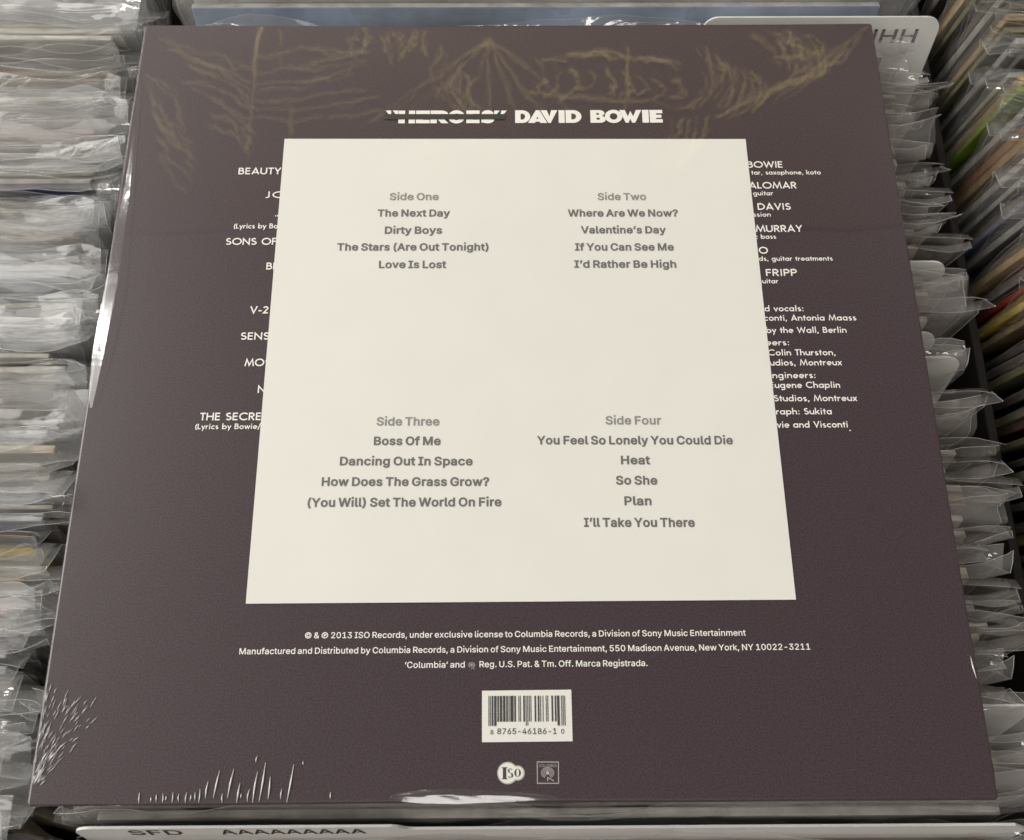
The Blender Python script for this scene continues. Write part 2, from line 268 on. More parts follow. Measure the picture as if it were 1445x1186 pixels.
    's': (365, '182,-8 145,-5 112,3 84,18 62,38 45,63 36,94 94,107 105,79 124,60 150,49 181,45 217,50 244,62 262,81 268,103 265,121 254,136 237,147 212,155 149,170 104,186 72,208 53,237 47,274 51,305 65,332 87,354 115,370 149,381 187,384 223,381 254,372 279,358 299,339 314,316 324,290 268,277 258,298 243,316 219,328 187,333 156,329 131,317 114,299 109,277 112,258 124,243 144,232 172,223 229,209 275,194 306,171 325,142 331,107 326,75 312,47 290,24 260,6 223,-5'),
    't': (227, '204,379 204,327 6,327 6,379/65,471 126,471 126,98 128,76 136,61 150,53 170,50 185,51 202,54 213,2 203,-1 192,-3 180,-4 168,-4 125,2 92,21 72,52 65,93'),
    'u': (410, '182,-5 146,-1 115,11 89,31 69,59 57,95 53,139 53,379 114,379 114,144 119,105 137,75 164,56 200,50 226,53 249,62 268,77 283,97 293,122 296,153 296,379 357,379 357,0 298,0 298,92 307,92 286,47 257,17 222,0'),
    'v': (389, '163,0 17,379 84,379 165,155 177,121 187,87 196,53 206,21 184,21 194,53 203,87 213,121 224,155 305,379 371,379 226,0'),
    'w': (567, '138,0 23,379 87,379 133,214 143,177 154,137 165,91 175,41 165,41 175,90 186,135 196,176 206,214 252,379 316,379 362,214 371,176 382,136 392,91 402,41 391,41 402,90 413,135 423,176 434,214 480,379 545,379 429,0 368,0 319,172 305,225 297,252 291,280 277,338 291,338 277,280 263,225 255,198 248,172 199,0'),
    'x': (379, '21,0 171,218 171,171 29,379 100,379 147,306 164,279 179,253 193,229 207,206 175,206 190,229 202,253 216,279 233,306 282,379 352,379 209,169 209,214 358,0 287,0 231,85 214,112 200,136 187,159 173,182 205,182 191,159 178,136 165,112 148,85 91,0'),
    'y': (389, '47,-139 61,-86 71,-87 88,-90 104,-89 118,-84 130,-74 141,-58 151,-36 163,-1 17,379 84,379 165,155 177,121 187,87 196,53 206,21 184,21 193,53 202,87 212,121 224,155 305,379 371,379 204,-58 191,-85 177,-107 159,-124 139,-136 117,-143 91,-145 77,-145 65,-143 54,-141'),
    'z': (380, '42,0 42,46 254,320 254,323 48,323 48,379 333,379 333,331 126,60 126,56 339,56 339,0'),
    '0': (453, '227,-7 174,1 130,24 95,62 69,113 57,155 50,202 48,254 50,306 57,353 69,395 95,447 130,484 174,508 227,516 279,508 323,484 358,447 384,395 396,353 403,306 405,254 403,202 396,155 384,113 359,62 323,24 279,1/227,50 261,56 290,74 313,103 330,144 340,194 344,254 340,314 330,365 313,405 290,435 261,453 227,460 192,453 163,435 140,405 123,365 113,314 109,254 113,194 123,144 140,103 163,74 192,56'),
    '1': (453, '76,0 76,55 391,55 391,0/276,509 276,0 212,0 212,448 209,448 86,358 86,427 198,509'),
    '2': (453, '64,0 64,47 234,229 261,257 282,282 299,305 311,327 318,348 320,371 317,397 308,419 293,436 273,449 250,457 224,460 196,457 172,447 153,433 139,413 130,390 127,362 66,362 71,405 86,442 111,473 143,496 182,511 225,516 268,511 306,497 337,474 361,445 376,411 381,372 378,345 371,318 357,290 336,259 306,223 267,180 153,60 153,57 389,57 389,0'),
    '3': (453, '218,-7 173,-3 133,10 98,30 70,57 52,91 44,132 109,132 115,107 126,87 144,71 165,59 191,52 219,50 248,53 275,61 297,74 315,93 325,116 329,145 326,172 316,196 299,217 275,234 242,244 201,248 157,248 157,299 288,448 288,452 70,452 70,509 372,509 372,461 211,278 211,289 264,288 308,276 344,253 371,222 387,186 393,145 387,103 370,66 344,36 309,12 266,-2'),
    '4': (453, '40,105 40,158 247,509 311,509 109,166 109,163 413,163 413,105/282,0 282,121 282,146 282,318 343,318 343,0'),
    '5': (453, '221,-7 178,-2 140,11 108,32 83,60 66,93 60,130 122,130 127,108 138,89 154,73 173,60 196,52 221,50 250,53 276,64 298,82 314,104 324,131 328,162 324,193 314,221 297,244 275,262 248,273 218,277 192,275 167,268 145,258 128,246 67,253 96,509 366,509 366,452 151,452 134,301 136,301 155,315 178,325 203,331 229,334 263,330 294,321 321,306 345,285 364,260 379,231 388,199 391,163 385,117 369,76 343,41 309,15 268,-1'),
    '6': (453, '226,-7 182,-1 142,15 109,40 84,74 69,115 64,162 68,199 80,239 102,285 137,340 252,509 322,509 151,261 145,261 154,275 165,288 179,299 196,307 214,312 235,314 278,309 316,295 346,271 370,240 384,201 389,157 384,112 368,73 343,39 310,14 271,-2/226,48 254,52 279,63 299,79 314,101 324,128 327,157 324,187 314,213 299,235 279,251 254,262 226,265 198,262 174,252 153,235 138,214 128,188 125,158 128,128 138,102 153,79 174,63 198,52'),
    '7': (453, '97,0 323,448 323,452 62,452 62,509 391,509 391,449 165,0'),
    '8': (453, '226,-7 178,-2 136,11 101,33 74,62 57,96 52,135 55,166 65,195 81,220 101,241 125,256 153,265 153,267 119,282 93,308 76,342 70,380 75,417 90,450 114,477 146,498 184,511 226,516 269,511 306,498 337,477 361,450 377,417 382,380 376,342 359,308 333,282 300,267 300,265 327,256 351,241 372,220 387,195 397,166 401,135 395,96 378,62 352,33 317,11 275,-2/226,49 258,52 285,60 307,74 323,91 333,113 337,139 333,165 322,189 305,208 283,223 256,232 226,235 196,232 169,223 147,208 130,189 119,165 115,139 119,113 129,91 145,74 167,60 195,52/226,290 252,292 274,300 293,313 307,330 316,351 319,376 316,399 308,420 294,437 275,449 252,457 226,460 200,457 177,449 159,437 145,420 136,399 133,376 136,351 145,330 159,313 178,300 201,292'),
    '9': (453, '226,516 271,510 310,494 343,468 368,434 384,393 389,347 385,309 373,270 350,224 315,168 200,0 130,0 301,248 307,248 299,234 287,221 273,210 257,202 238,196 218,195 175,199 137,214 106,237 83,269 68,307 64,352 69,397 85,436 110,469 143,494 182,510/226,460 199,457 174,446 154,429 138,407 129,381 125,352 129,322 138,295 154,274 174,257 199,247 226,243 254,247 279,257 299,273 314,295 324,321 327,350 324,381 314,407 299,429 279,446 254,457'),
    '(': (273, '89,207 92,264 101,324 109,364 119,403 132,441 153,494 177,539 236,539 212,485 191,428 174,370 161,313 154,258 151,207 154,161 160,115 172,67 188,16 202,-19 218,-57 236,-96 177,-96 150,-46 128,4 111,55 99,106 92,156'),
    ')': (273, '37,-96 56,-56 72,-18 86,18 102,69 113,116 120,162 122,207 119,258 112,313 99,370 82,428 62,485 37,539 97,539 121,494 142,441 154,403 164,364 173,323 181,264 184,207 182,156 174,104 161,53 144,3 123,-47 97,-96'),
    '?': (358, '132,152 132,159 134,200 141,230 153,252 168,269 187,284 209,298 230,314 247,334 258,357 262,384 259,406 250,425 237,441 220,452 200,459 178,462 157,459 137,453 120,441 106,425 96,404 92,378 27,378 33,418 49,452 73,479 103,499 138,511 178,516 219,511 255,498 284,478 306,451 319,418 324,382 319,344 306,311 284,284 254,261 235,248 219,235 207,221 200,205 195,185 194,158 194,152/164,-4 146,-1 131,9 121,24 118,41 121,58 131,73 146,83 164,86 181,83 196,73 206,58 209,41 206,24 196,9 181,-1'),
    '.': (188, '95,-4 78,-1 63,9 53,24 50,41 53,59 63,73 78,83 95,87 113,83 128,73 138,59 141,41 138,24 128,9 113,-1'),
    ',': (188, '38,-119 68,71 137,71 84,-119'),
    "'": (206, '78,318 70,509 136,509 128,318'),
    '’': (177, '52,318 82,509 151,509 98,318'),
    '‘': (177, '52,318 104,509 151,509 121,318'),
    '&': (448, '197,-7 150,-2 110,12 78,34 54,62 39,96 34,133 37,163 47,189 63,213 85,235 111,256 140,279 216,335 226,343 237,352 246,363 255,375 260,389 262,405 258,427 245,445 226,457 201,461 184,459 168,453 155,444 145,431 139,416 137,399 139,380 145,363 155,346 169,327 185,307 204,284 438,0 364,0 171,231 121,293 102,319 87,344 78,370 75,398 79,430 91,458 109,481 134,499 165,510 200,513 235,510 266,499 290,482 308,459 320,433 324,404 322,382 315,362 305,342 291,325 275,308 256,293 154,217 128,195 110,174 100,154 97,131 100,108 109,87 124,70 143,57 166,49 193,46 223,50 251,59 278,75 301,95 321,121 336,151 346,186 349,224 408,224 405,180 397,144 385,115 371,92 357,75 345,62 333,47 305,23 271,7 234,-3'),
    '-': (453, '337,244 337,188 114,188 114,244'),
    '©': (637, '173,254 178,293 193,328 216,358 247,382 282,397 321,402 355,398 386,386 414,368 436,345 452,317 460,286 400,286 391,309 372,328 348,340 321,344 297,341 276,332 257,318 243,299 234,278 231,254 234,230 243,209 257,191 276,177 297,168 321,165 347,169 370,181 386,199 395,223 455,223 447,191 432,163 411,140 385,122 355,110 321,107 282,112 247,126 216,150 193,180 178,215/318,-8 266,-3 216,12 172,37 133,69 101,108 76,153 61,202 56,254 61,307 76,356 101,401 133,440 172,472 216,496 266,511 318,517 371,511 420,496 465,472 504,440 536,401 560,356 575,307 580,254 575,202 560,153 536,108 504,69 465,37 420,12 371,-3/318,51 359,55 397,67 432,86 462,111 487,141 506,176 517,214 521,254 517,295 506,333 487,368 462,398 432,423 397,442 359,454 318,457 278,454 240,442 205,423 175,398 150,368 131,333 119,295 115,254 119,214 131,176 150,141 175,111 205,86 240,67 278,55'),
    '℗': (637, '227,118 227,384 340,384 384,378 417,359 437,330 444,294 437,258 417,230 383,211 339,205 265,205 265,250 331,250 356,253 373,262 383,276 387,294 383,312 373,326 356,335 331,338 284,338 284,118/318,-8 266,-3 216,12 172,37 133,69 101,108 76,153 61,202 56,254 61,307 76,356 101,401 133,440 172,472 216,496 266,511 318,517 371,511 420,496 465,472 504,440 536,401 560,356 575,307 580,254 575,202 560,153 536,108 504,69 465,37 420,12 371,-3/318,51 359,55 397,67 432,86 462,111 487,141 506,176 517,214 521,254 517,295 506,333 487,368 462,398 432,423 397,442 359,454 318,457 278,454 240,442 205,423 175,398 150,368 131,333 119,295 115,254 119,214 131,176 150,141 175,111 205,86 240,67 278,55'),
}

_gc = {}
def glyph(ch, bold):
    """outline of one letter in cap heights, its strokes thickened by `bold` on each side"""
    key = (ch, bold)
    if key in _gc: return _gc[key]
    adv, s = GLYPHS[ch]; loops = []
    for part in s.split('/'):
        l = [Vector((float(a) / 508.7, float(b) / 508.7)) for a, b in (q.split(',') for q in part.split())]
        ar = sum(l[i].cross(l[(i + 1) % len(l)]) for i in range(len(l)))
        if ch in 'ij' and min(q.y for q in l) > .75: l = [q + Vector((0, .10)) for q in l]   # keep the dot clear of its stem
        loops.append((ar, l))
    big = max(loops, key=lambda q: abs(q[0]))[0]; sg = 1 if big > 0 else -1
    res = []
    for ar, l in loops:
        n = len(l); o = []
        for i in range(n):
            d1 = (l[i] - l[i - 1]); d2 = (l[(i + 1) % n] - l[i])
            if d1.length < 1e-6: d1 = d2
            if d2.length < 1e-6: d2 = d1
            d1 = d1.normalized(); d2 = d2.normalized()
            n1 = Vector((d1.y, -d1.x)) * sg; n2 = Vector((d2.y, -d2.x)) * sg; mm = n1 + n2
            mm = mm.normalized() if mm.length > .2 else n1
            o.append(l[i] + mm * bold * min(1.6, 1 / max(.4, mm.dot(n1))))
        res.append(o)
    k = 1 / (1 + 2 * bold)
    res = [[Vector((p.x + bold, (p.y + bold) * k)) for p in l] for l in res]
    _gc[key] = (adv / 508.7 + 1.0 * bold, res)
    return _gc[key]
def text(mb, s, p0, p1, cap, bold=.035, z=0.0, mi=0):
    """printed words whose ink runs from p0 to p1 (millimetres on the sleeve)"""
    x = 0; items = []; lo = 1e9; hi = -1e9
    for ch in s:
        if ch == ' ': x += .27; continue
        a, lp = glyph(ch, bold)
        for l in lp:
            for p in l: lo = min(lo, p.x + x); hi = max(hi, p.x + x)
        items.append((x, lp)); x += a
    P0 = Vector(p0); P1 = Vector(p1); d = P1 - P0; ln = d.length; d.normalize(); nrm = Vector((-d.y, d.x))
    k = ln / (hi - lo)
    for x0, lp in items:
        mb.fill([[(P0 + d * ((p.x + x0 - lo) * k) + nrm * (p.y * cap)) / 1000 for p in l] for l in lp], z, mi, True)

def arc(cx, cy, rx, ry, a0, a1, n=14):
    return [(cx + rx * math.cos(R(a0 + (a1 - a0) * i / n)), cy + ry * math.sin(R(a0 + (a1 - a0) * i / n))) for i in range(n + 1)]
# geometric letters drawn as strokes: advance, strokes (cap height 1, stroke .155)
h = .08; XH = .66; r_ = .25; m_ = XH / 2
ring = lambda cx: arc(cx, m_, r_, m_ - h + .01, 0, 360, 22)
GEO = {
 'A': (.80, [[(.06, 0), (.40, .93), (.74, 0)], [(.2, .28), (.6, .28)]]),
 'B': (.62, [[(h, 0), (h, 1)], [(h, 1 - h), (.28, 1 - h)] + arc(.28, .735, .19, .185, 90, -90)[1:] + [(h, .55)], [(.28, .55)] + arc(.31, .315, .23, .235, 90, -90) + [(h, h)]]),
 'C': (.86, [arc(.5, .5, .42, .43, 42, 318, 20)]),
 'D': (.80, [[(h, 0), (h, 1)], [(h, 1 - h), (.28, 1 - h)] + arc(.28, .5, .43, .42, 90, -90) + [(h, h)]]),
 'E': (.56, [[(h, 0), (h, 1)], [(h, 1 - h), (.5, 1 - h)], [(h, .52), (.48, .52)], [(h, h), (.5, h)]]),
 'F': (.52, [[(h, 0), (h, 1)], [(h, 1 - h), (.48, 1 - h)], [(h, .5), (.46, .5)]]),
 'G': (.92, [arc(.5, .5, .42, .43, 42, 350, 22), [(.5, .45), (.92, .45)]]),
 'H': (.76, [[(h, 0), (h, 1)], [(.66, 0), (.66, 1)], [(h, .52), (.66, .52)]]),
 'I': (.24, [[(.12, 0), (.12, 1)]]),
 'J': (.42, [[(.3, 1), (.3, .22)] + arc(.14, .22, .16, .14, 0, -100, 8)]),
 'L': (.48, [[(h, 0), (h, 1)], [(h, h), (.45, h)]]),
 'M': (.98, [[(.06, 0), (.2, .93), (.49, .12), (.78, .93), (.92, 0)]]),
 'N': (.80, [[(h, 0), (h, .9), (.7, .1), (.7, 1)]]),
 'O': (.98, [arc(.49, .5, .42, .43, 0, 360, 26)]),
 'P': (.58, [[(h, 0), (h, 1)], [(h, 1 - h), (.28, 1 - h)] + arc(.28, .69, .24, .23, 90, -90) + [(h, .46)]]),
 'R': (.62, [[(h, 0), (h, 1)], [(h, 1 - h), (.28, 1 - h)] + arc(.28, .7, .23, .22, 90, -90) + [(h, .48)], [(.26, .48), (.55, 0)]]),
 'S': (.60, [arc(.3, .72, .2, .2, 35, 250, 10) + arc(.3, .29, .23, .21, 75, -150, 12)]),
 'T': (.54, [[(0, 1 - h), (.54, 1 - h)], [(.27, 0), (.27, 1 - h)]]),
 'U': (.74, [[(h, 1), (h, .34)] + arc(.36, .34, .28, .27, 180, 360, 12) + [(.64, 1)]]),
 'V': (.74, [[(.05, 1), (.37, .09), (.69, 1)]]),
 'W': (1.12, [[(.05, 1), (.3, .1), (.56, .86), (.82, .1), (1.07, 1)]]),
 'Y': (.68, [[(.05, 1), (.34, .45), (.63, 1)], [(.34, 0), (.34, .45)]]),
 'a': (.68, [ring(.32), [(.57, 0), (.57, XH)]]), 'b': (.68, [ring(.35), [(h, 0), (h, 1.05)]]),
 'c': (.54, [arc(.33, m_, r_, m_ - h + .01, 48, 312, 14)]), 'd': (.68, [ring(.32), [(.57, 0), (.57, 1.05)]]),
 'e': (.64, [[(.08, m_), (.57, m_)] + arc(.33, m_, r_, m_ - h + .01, 8, 315, 18)]),
 'g': (.68, [ring(.32), [(.57, XH), (.57, -.1)] + arc(.34, -.1, .23, .16, 0, -150, 9)]),
 'h': (.60, [[(h, 0), (h, 1.05)], arc(.3, .38, .21, .2, 165, 0, 9) + [(.51, 0)]]),
 'i': (.24, [[(.12, 0), (.12, XH)], [(.12, .80), (.12, .97)]]), 'k': (.58, [[(h, 0), (h, 1.05)], [(.5, XH), (.14, .3)], [(.22, .38), (.52, 0)]]),
 'l': (.24, [[(.12, 0), (.12, 1.05)]]),
 'm': (.90, [[(h, 0), (h, XH)], arc(.27, .4, .18, .19, 165, 0, 8) + [(.45, 0)], arc(.63, .4, .18, .19, 165, 0, 8) + [(.81, 0)]]),
 'n': (.60, [[(h, 0), (h, XH)], arc(.3, .38, .21, .2, 165, 0, 9) + [(.51, 0)]]),
 'o': (.66, [ring(.33)]), 'p': (.68, [ring(.35), [(h, -.3), (h, XH)]]), 'r': (.40, [[(h, 0), (h, XH)], arc(.3, .36, .21, .22, 160, 70, 6)]),
 's': (.48, [arc(.24, .47, .14, .12, 40, 255, 9) + arc(.24, .19, .16, .12, 80, -145, 9)]),
 't': (.36, [[(.18, 0), (.18, .88)], [(0, XH - h), (.36, XH - h)]]),
 'u': (.60, [[(.52, 0), (.52, XH)], [(h, XH), (h, .28)] + arc(.30, .28, .22, .2, 180, 345, 9)]),
 'v': (.54, [[(.04, XH), (.27, .07), (.5, XH)]]), 'w': (.82, [[(.04, XH), (.24, .08), (.41, .56), (.58, .08), (.78, XH)]]),
 'x': (.54, [[(.05, 0), (.49, XH)], [(.05, XH), (.49, 0)]]), 'y': (.54, [[(.04, XH), (.28, .1)], [(.5, XH), (.16, -.3)]]),
 '2': (.60, [arc(.29, .72, .2, .2, 170, -30, 10) + [(.1, h), (.54, h)]]), '-': (.40, [[(.04, .38), (.36, .38)]]),
 '(': (.30, [arc(.42, .4, .3, .6, 120, 240, 10)]), '/': (.42, [[(.04, -.15), (.38, 1.1)]]),
 ',': (.26, [[(.15, .15), (.07, -.16)]]), ':': (.26, [[(.13, 0), (.13, .17)], [(.13, .46), (.13, .63)]]), "'": (.2, [[(.1, .7), (.1, 1)]]),
}
_zc = [0]
def geo_text(mb, s, x0, x1, y, cap, z, before='', after='', wt=.172, dy=0.0):
    """x0..x1 is the ink of s; `before`/`after` carry on under the white square"""
    def run(t, x):
        it = []
        for ch in t:
            if ch == ' ': x += .42; continue
            a, st = GEO[ch]; it.append((x, st)); x += a + .07
        return it, x
    it, xe = run(s, 0.0)
    lo = min(p[0] for x, st in it for q in st for p in [(x + q0[0],) for q0 in q]) - wt * .35
    hi = max(p[0] for x, st in it for q in st for p in [(x + q0[0],) for q0 in q]) + wt * .35
    k = (x1 - x0) / (hi - lo)
    if before:
        _, w = run(before, 0.0); b, _ = run(before, -w); it = b + it
    if after:
        a, _ = run(after, xe); it = it + a
    for x, st in it:
        for q in st:
            _zc[0] = (_zc[0] + 1) % 6
            mb.ribbon([((x0 + (px + x - lo) * k) / 1000, (y + py * cap + dy * (px + x) / (xe + .01)) / 1000) for px, py in q], wt * cap / 1000, z + _zc[0] * 6e-6)

# ------------------------------------------------------------------ materials
M_board = plain('printed_black_board', (.040, .0225, .0275), rough=.38, coat=1.0, coat_rough=.02, var=.55, scale=1700, bump=.02, bscale=1500, sag=.035)
M_edge = plain('board_edge', (.10, .08, .075), rough=.6, var=.3)
M_white = plain('white_print', (.715, .700, .640), rough=.45, coat=1.0, coat_rough=.02, var=.015, scale=40, sag=.035)
M_ink = plain('grey_ink', (.135, .13, .122), rough=.5, coat=.3, coat_rough=.05)
M_ink2 = plain('light_grey_ink', (.245, .24, .225), rough=.5, coat=.3, coat_rough=.05)
M_let = plain('white_lettering', (.80, .77, .71), rough=.5, coat=.3, coat_rough=.05)
M_dimlet = plain('dim_lettering', (.42, .39, .36), rough=.5, coat=.3, coat_rough=.05)
M_dark = plain('dark_ink', (.045, .042, .042), rough=.5, coat=.3, coat_rough=.05)
M_bar = plain('strike_bar_ink', (.024, .023, .017), rough=.45, coat=.6, coat_rough=.035)
M_wrap = film('shrink_wrap_film', haze=.012, rough=.10, bump=.03, bscale=60, f0=.06)
M_glint = new_mat('pale_glint_film'); _p = M_glint.node_tree.nodes['Principled BSDF']
_p.inputs['Base Color'].default_value = (.72, .72, .70, 1); _p.inputs['Roughness'].default_value = .12; _p.inputs['Specular IOR Level'].default_value = 1.0  # opaque pale colour puts the glints into the clear film's wrinkles
M_wood = plain('dark_stained_wood', (.012, .009, .008), rough=.8, var=.4, scale=60, bump=.2, bscale=200)
M_card = plain('white_plastic_card', (.78, .77, .73), rough=.35, var=.03, scale=60)
M_cardink = plain('black_marker', (.03, .03, .035), rough=.5)

# ------------------------------------------------------------------ the record sleeve
sleeve = thing('record_sleeve', 'large shrink-wrapped black record sleeve with a white square of song titles, lying on top', 'record sleeve')
Wd = .1575; TH = .0042
def sleeve_board():
    # outline with softly bowed sides and blunted corners
    out = []
    n = 40; rc = .0011
    def side(a, b, bow, ph):
        a, b = Vector(a), Vector(b); d = (b - a).normalized(); nr = Vector((d.y, -d.x))
        for i in range(n + 1):
            t = i / n
            q = a.lerp(b, t) + nr * (bow * math.sin(math.pi * t) + .00012 * math.sin(t * 11 + ph) * math.sin(math.pi * t))
            if i == 0: q = a + d * rc
            if i == n: q = b - d * rc
            out.append(q)
    c = [(-Wd, -Wd), (Wd, -Wd), (Wd, Wd), (-Wd, Wd)]
    side(c[0], c[1], -.0002, 0); side(c[1], c[2], -.0003, 2); side(c[2], c[3], -.0007, 4); side(c[3], c[0], .0003, 1)
    m = len(out)
    nrm = []
    for i in range(m):
        d = (out[(i + 1) % m] - out[i - 1]).normalized(); nrm.append(Vector((d.y, -d.x)))
    v = []; f = []
    rings = [(.0011, 0), (.0006, -.00008), (.0002, -.0004), (0, -.0010), (0, -TH + .001), (.0006, -TH)]
    for ins, z in rings:
        v += [(out[i].x - nrm[i].x * ins, out[i].y - nrm[i].y * ins, z) for i in range(m)]
    for k in range(len(rings) - 1):
        for i in range(m): f.append((k * m + i, (k + 1) * m + i, (k + 1) * m + (i + 1) % m, k * m + (i + 1) % m))
    f.append(tuple(range(m))); f.append(tuple((len(rings) - 1) * m + i for i in range(m))[::-1])
    return mesh_obj('board', v, f, M_board, sleeve)
sleeve_board()

# white square
sq = [(-92.64, 98.2), (97.2, 97.4), (98.1, -92.3), (-92.1, -92.65)]
def quad(name, c, z, mat, parent):
    return mesh_obj(name, [(x / 1000, y / 1000, z) for x, y in reversed(c)], [(0, 1, 2, 3)], mat, parent)
panel = quad('white_square', sq, .00035, M_white, sleeve)
ZP = .00047
blocks = {}
for s_, ax, ay, bx, by in [
    ("The Next Day", -52.95, 61.05, -24.05, 60.93), ("Dirty Boys", -49.77, 53.2, -27.06, 53.11),
    ("The Stars (Are Out Tonight)", -68.26, 45.7, -8.67, 45.45), ("Love Is Lost", -51.47, 37.84, -25.17, 37.73),
    ("Where Are We Now?", 22.96, 60.75, 66.99, 60.57), ("Valentine’s Day", 27.94, 53.04, 61.73, 52.9),
    ("If You Can See Me", 25.41, 45.31, 64.38, 45.15), ("I’d Rather Be High", 24.92, 37.67, 64.84, 37.51),
    ("Boss Of Me", -50.41, -35.15, -25.95, -35.27), ("Dancing Out In Space", -62.41, -42.85, -14.21, -43.09),
    ("How Does The Grass Grow?", -68.54, -50.59, -8.22, -50.9), ("(You Will) Set The World On Fire", -73.1, -58.35, -3.78, -58.46),
    ("You Feel So Lonely You Could Die", 9.21, -35.18, 80.98, -35.53), ("Heat", 39.66, -42.97, 50.26, -43.02),
    ("So She", 37.46, -50.61, 52.45, -50.69), ("Plan", 40.21, -58.3, 49.93, -58.35), ("I’ll Take You There", 25.46, -66.16, 64.87, -66.37)]:
    text(blocks.setdefault((ax + bx > 0, ay > 0), MB()), s_, (ax, ay), (bx, by), 3.35, .050, ZP)
for q in blocks.values(): q.build('track_lettering', M_ink, panel)
for s_, ax, ay, bx, by in [("Side One", -48.44, 68.66, -28.72, 68.58), ("Side Two", 35.16, 68.33, 54.63, 68.26),
                           ("Side Three", -49.72, -27.55, -26.59, -27.66), ("Side Four", 34.64, -27.55, 55.15, -27.65)]:
    tl = MB(); text(tl, s_, (ax, ay), (bx, by), 3.35, .042, ZP); tl.build('heading_lettering', M_ink2, panel)

# heavy title letters, with the first word struck through
E_ = [[(0, 0), (1, 0), (1, .27), (.5, .27), (.5, .38), (.92, .38), (.92, .62), (.5, .62), (.5, .73), (1, .73), (1, 1), (0, 1)]]
HEAVY = {
 'D': [[(0, 0), (.46, 0)] + arc(.46, .5, .54, .5, -90, 90, 14) + [(0, 1)], [(.36, .27), (.36, .73)] + arc(.46, .5, .2, .23, 90, -90, 10)],
 'A': [[(0, 0), (.36, 0), (.40, .1), (.60, .1), (.64, 0), (1, 0), (.60, 1), (.42, 1)], [(.44, .32), (.5, .5), (.56, .32)]],
 'V': [[(0, 1), (.38, 1), (.52, .5), (.64, 1), (1, 1), (.6, 0), (.46, 0)]],
 'I': [[(0, 0), (1, 0), (1, 1), (0, 1)]],
 'B': [[(0, 0), (.6, 0)] + arc(.62, .27, .38, .27, -90, 70, 9) + arc(.56, .76, .36, .24, -40, 90, 8) + [(0, 1)], [(.4, .24), (.4, .4), (.58, .4), (.62, .32), (.58, .24)], [(.4, .62), (.4, .77), (.54, .77), (.58, .69), (.54, .62)]],
 'O': [arc(.5, .5, .5, .52, 0, 360, 26)[:-1], arc(.5, .5, .22, .26, 0, 360, 18)[:-1]],
 'W': [[(0, 1), (.25, 1), (.38, .5), (.5, .92), (.62, .5), (.76, 1), (1, 1), (.70, 0), (.56, 0), (.48, .32), (.40, 0), (.27, 0)]],
 'E': E_,
 'R': [[(0, 0), (.36, 0), (.36, .36), (.62, 0), (1, 0), (.72, .38)] + arc(.6, .7, .38, .3, -50, 90, 10) + [(0, 1)]],
 'S': [[(.05, .02)] + arc(.5, .27, .5, .29, -130, 60, 10) + [(.5, .6), (.5, .72), (.92, .7)] + arc(.5, .73, .45, .29, 20, 240, 12) + [(.45, .42), (.5, .3), (.02, .3)]],
}
TT = MB(); ZL = .00018
def heavy(ch, x0, x1, y0=105.75, y1=112.1, lean=0.0):
    TT.fill([[((x0 + (x1 - x0) * px) / 1000, (y0 + (y1 - y0) * py) / 1000) for px, py in l] for l in HEAVY[ch]], ZL)
for x0 in (-51.6, -48.7):   # opening marks
    TT.fill([[((x0 + a) / 1000, b / 1000) for a, b in ((0, 112.2), (2.3, 112.2), (2.3, 109.9), (1.6, 109.9))]], ZL)
for x0 in (-7.0 + .3, -4.0 + .2):
    TT.fill([[((x0 + a) / 1000, b / 1000) for a, b in ((0, 109.9), (1.2, 109.9), (2.6, 112.0), (.4, 112.0))]], ZL)
for ch, x0, x1 in [('I', -46.2, -43.5), ('I', -41.9, -39.3), ('E', -38.9, -33.2), ('R', -32.9, -25.4), ('O', -25.5, -18.6), ('E', -18.0, -12.5), ('S', -11.9, -6.4)]:
    heavy(ch, x0, x1)
TT.fill([[(-.0435, .1081), (-.0419, .1081), (-.0419, .1099), (-.0435, .1099)]], ZL)
for ch, x0, x1 in [('D', 2.3, 8.6), ('A', 7.6, 15.6), ('V', 12.8, 19.9), ('I', 20.4, 22.9), ('D', 23.3, 29.9), ('B', 33.6, 40.0), ('O', 39.6, 46.9), ('W', 45.7, 54.9), ('I', 55.2, 57.9), ('E', 58.3, 63.6)]:
    heavy(ch, x0, x1)
title = TT.build('title_lettering', M_let, sleeve)
quad('strike_bar', [(-52.0, 110.35), (-2.0, 110.2), (-2.0, 107.5), (-52.0, 107.65)], .00030, M_bar, title)

# words of the older sleeve that run under the white square
LL = MB()
geo_text(LL, "BEAUTY", -110.19, -92.9, 81.2, 3.15, ZL)
geo_text(LL, "J", -98.57, -96.6, 70.0, 3.1, ZL, after="OE")
geo_text(LL, "''", -93.7, -92.6, 59.9, 2.2, ZL)
geo_text(LL, "(Lyrics by Bo", -109.69, -92.4, 56.0, 2.25, ZL, after="wie", wt=.17)
geo_text(LL, "SONS OF", -112.21, -92.1, 48.6, 3.1, ZL, after=" THE")
geo_text(LL, "B", -95.41, -93.2, 37.55, 3.1, ZL, after="L")
geo_text(LL, "V-2", -100.2, -93.05, 18.55, 3.1, ZL)
geo_text(LL, "SENS", -102.7, -91.9, 7.5, 3.05, ZL, after="E")
geo_text(LL, "MO", -100.35, -93.0, -3.43, 3.05, ZL, after="SS")
geo_text(LL, "N", -94.49, -91.8, -14.26, 3.0, ZL, after="E")
geo_text(LL, "THE SECRE", -115.16, -92.3, -25.1, 3.0, ZL, after="T")
geo_text(LL, "(Lyrics by Bowie/", -116.24, -92.2, -28.55, 2.15, ZL, after="E", wt=.17)
LL.build('song_lettering', M_let, sleeve)
RR = MB()
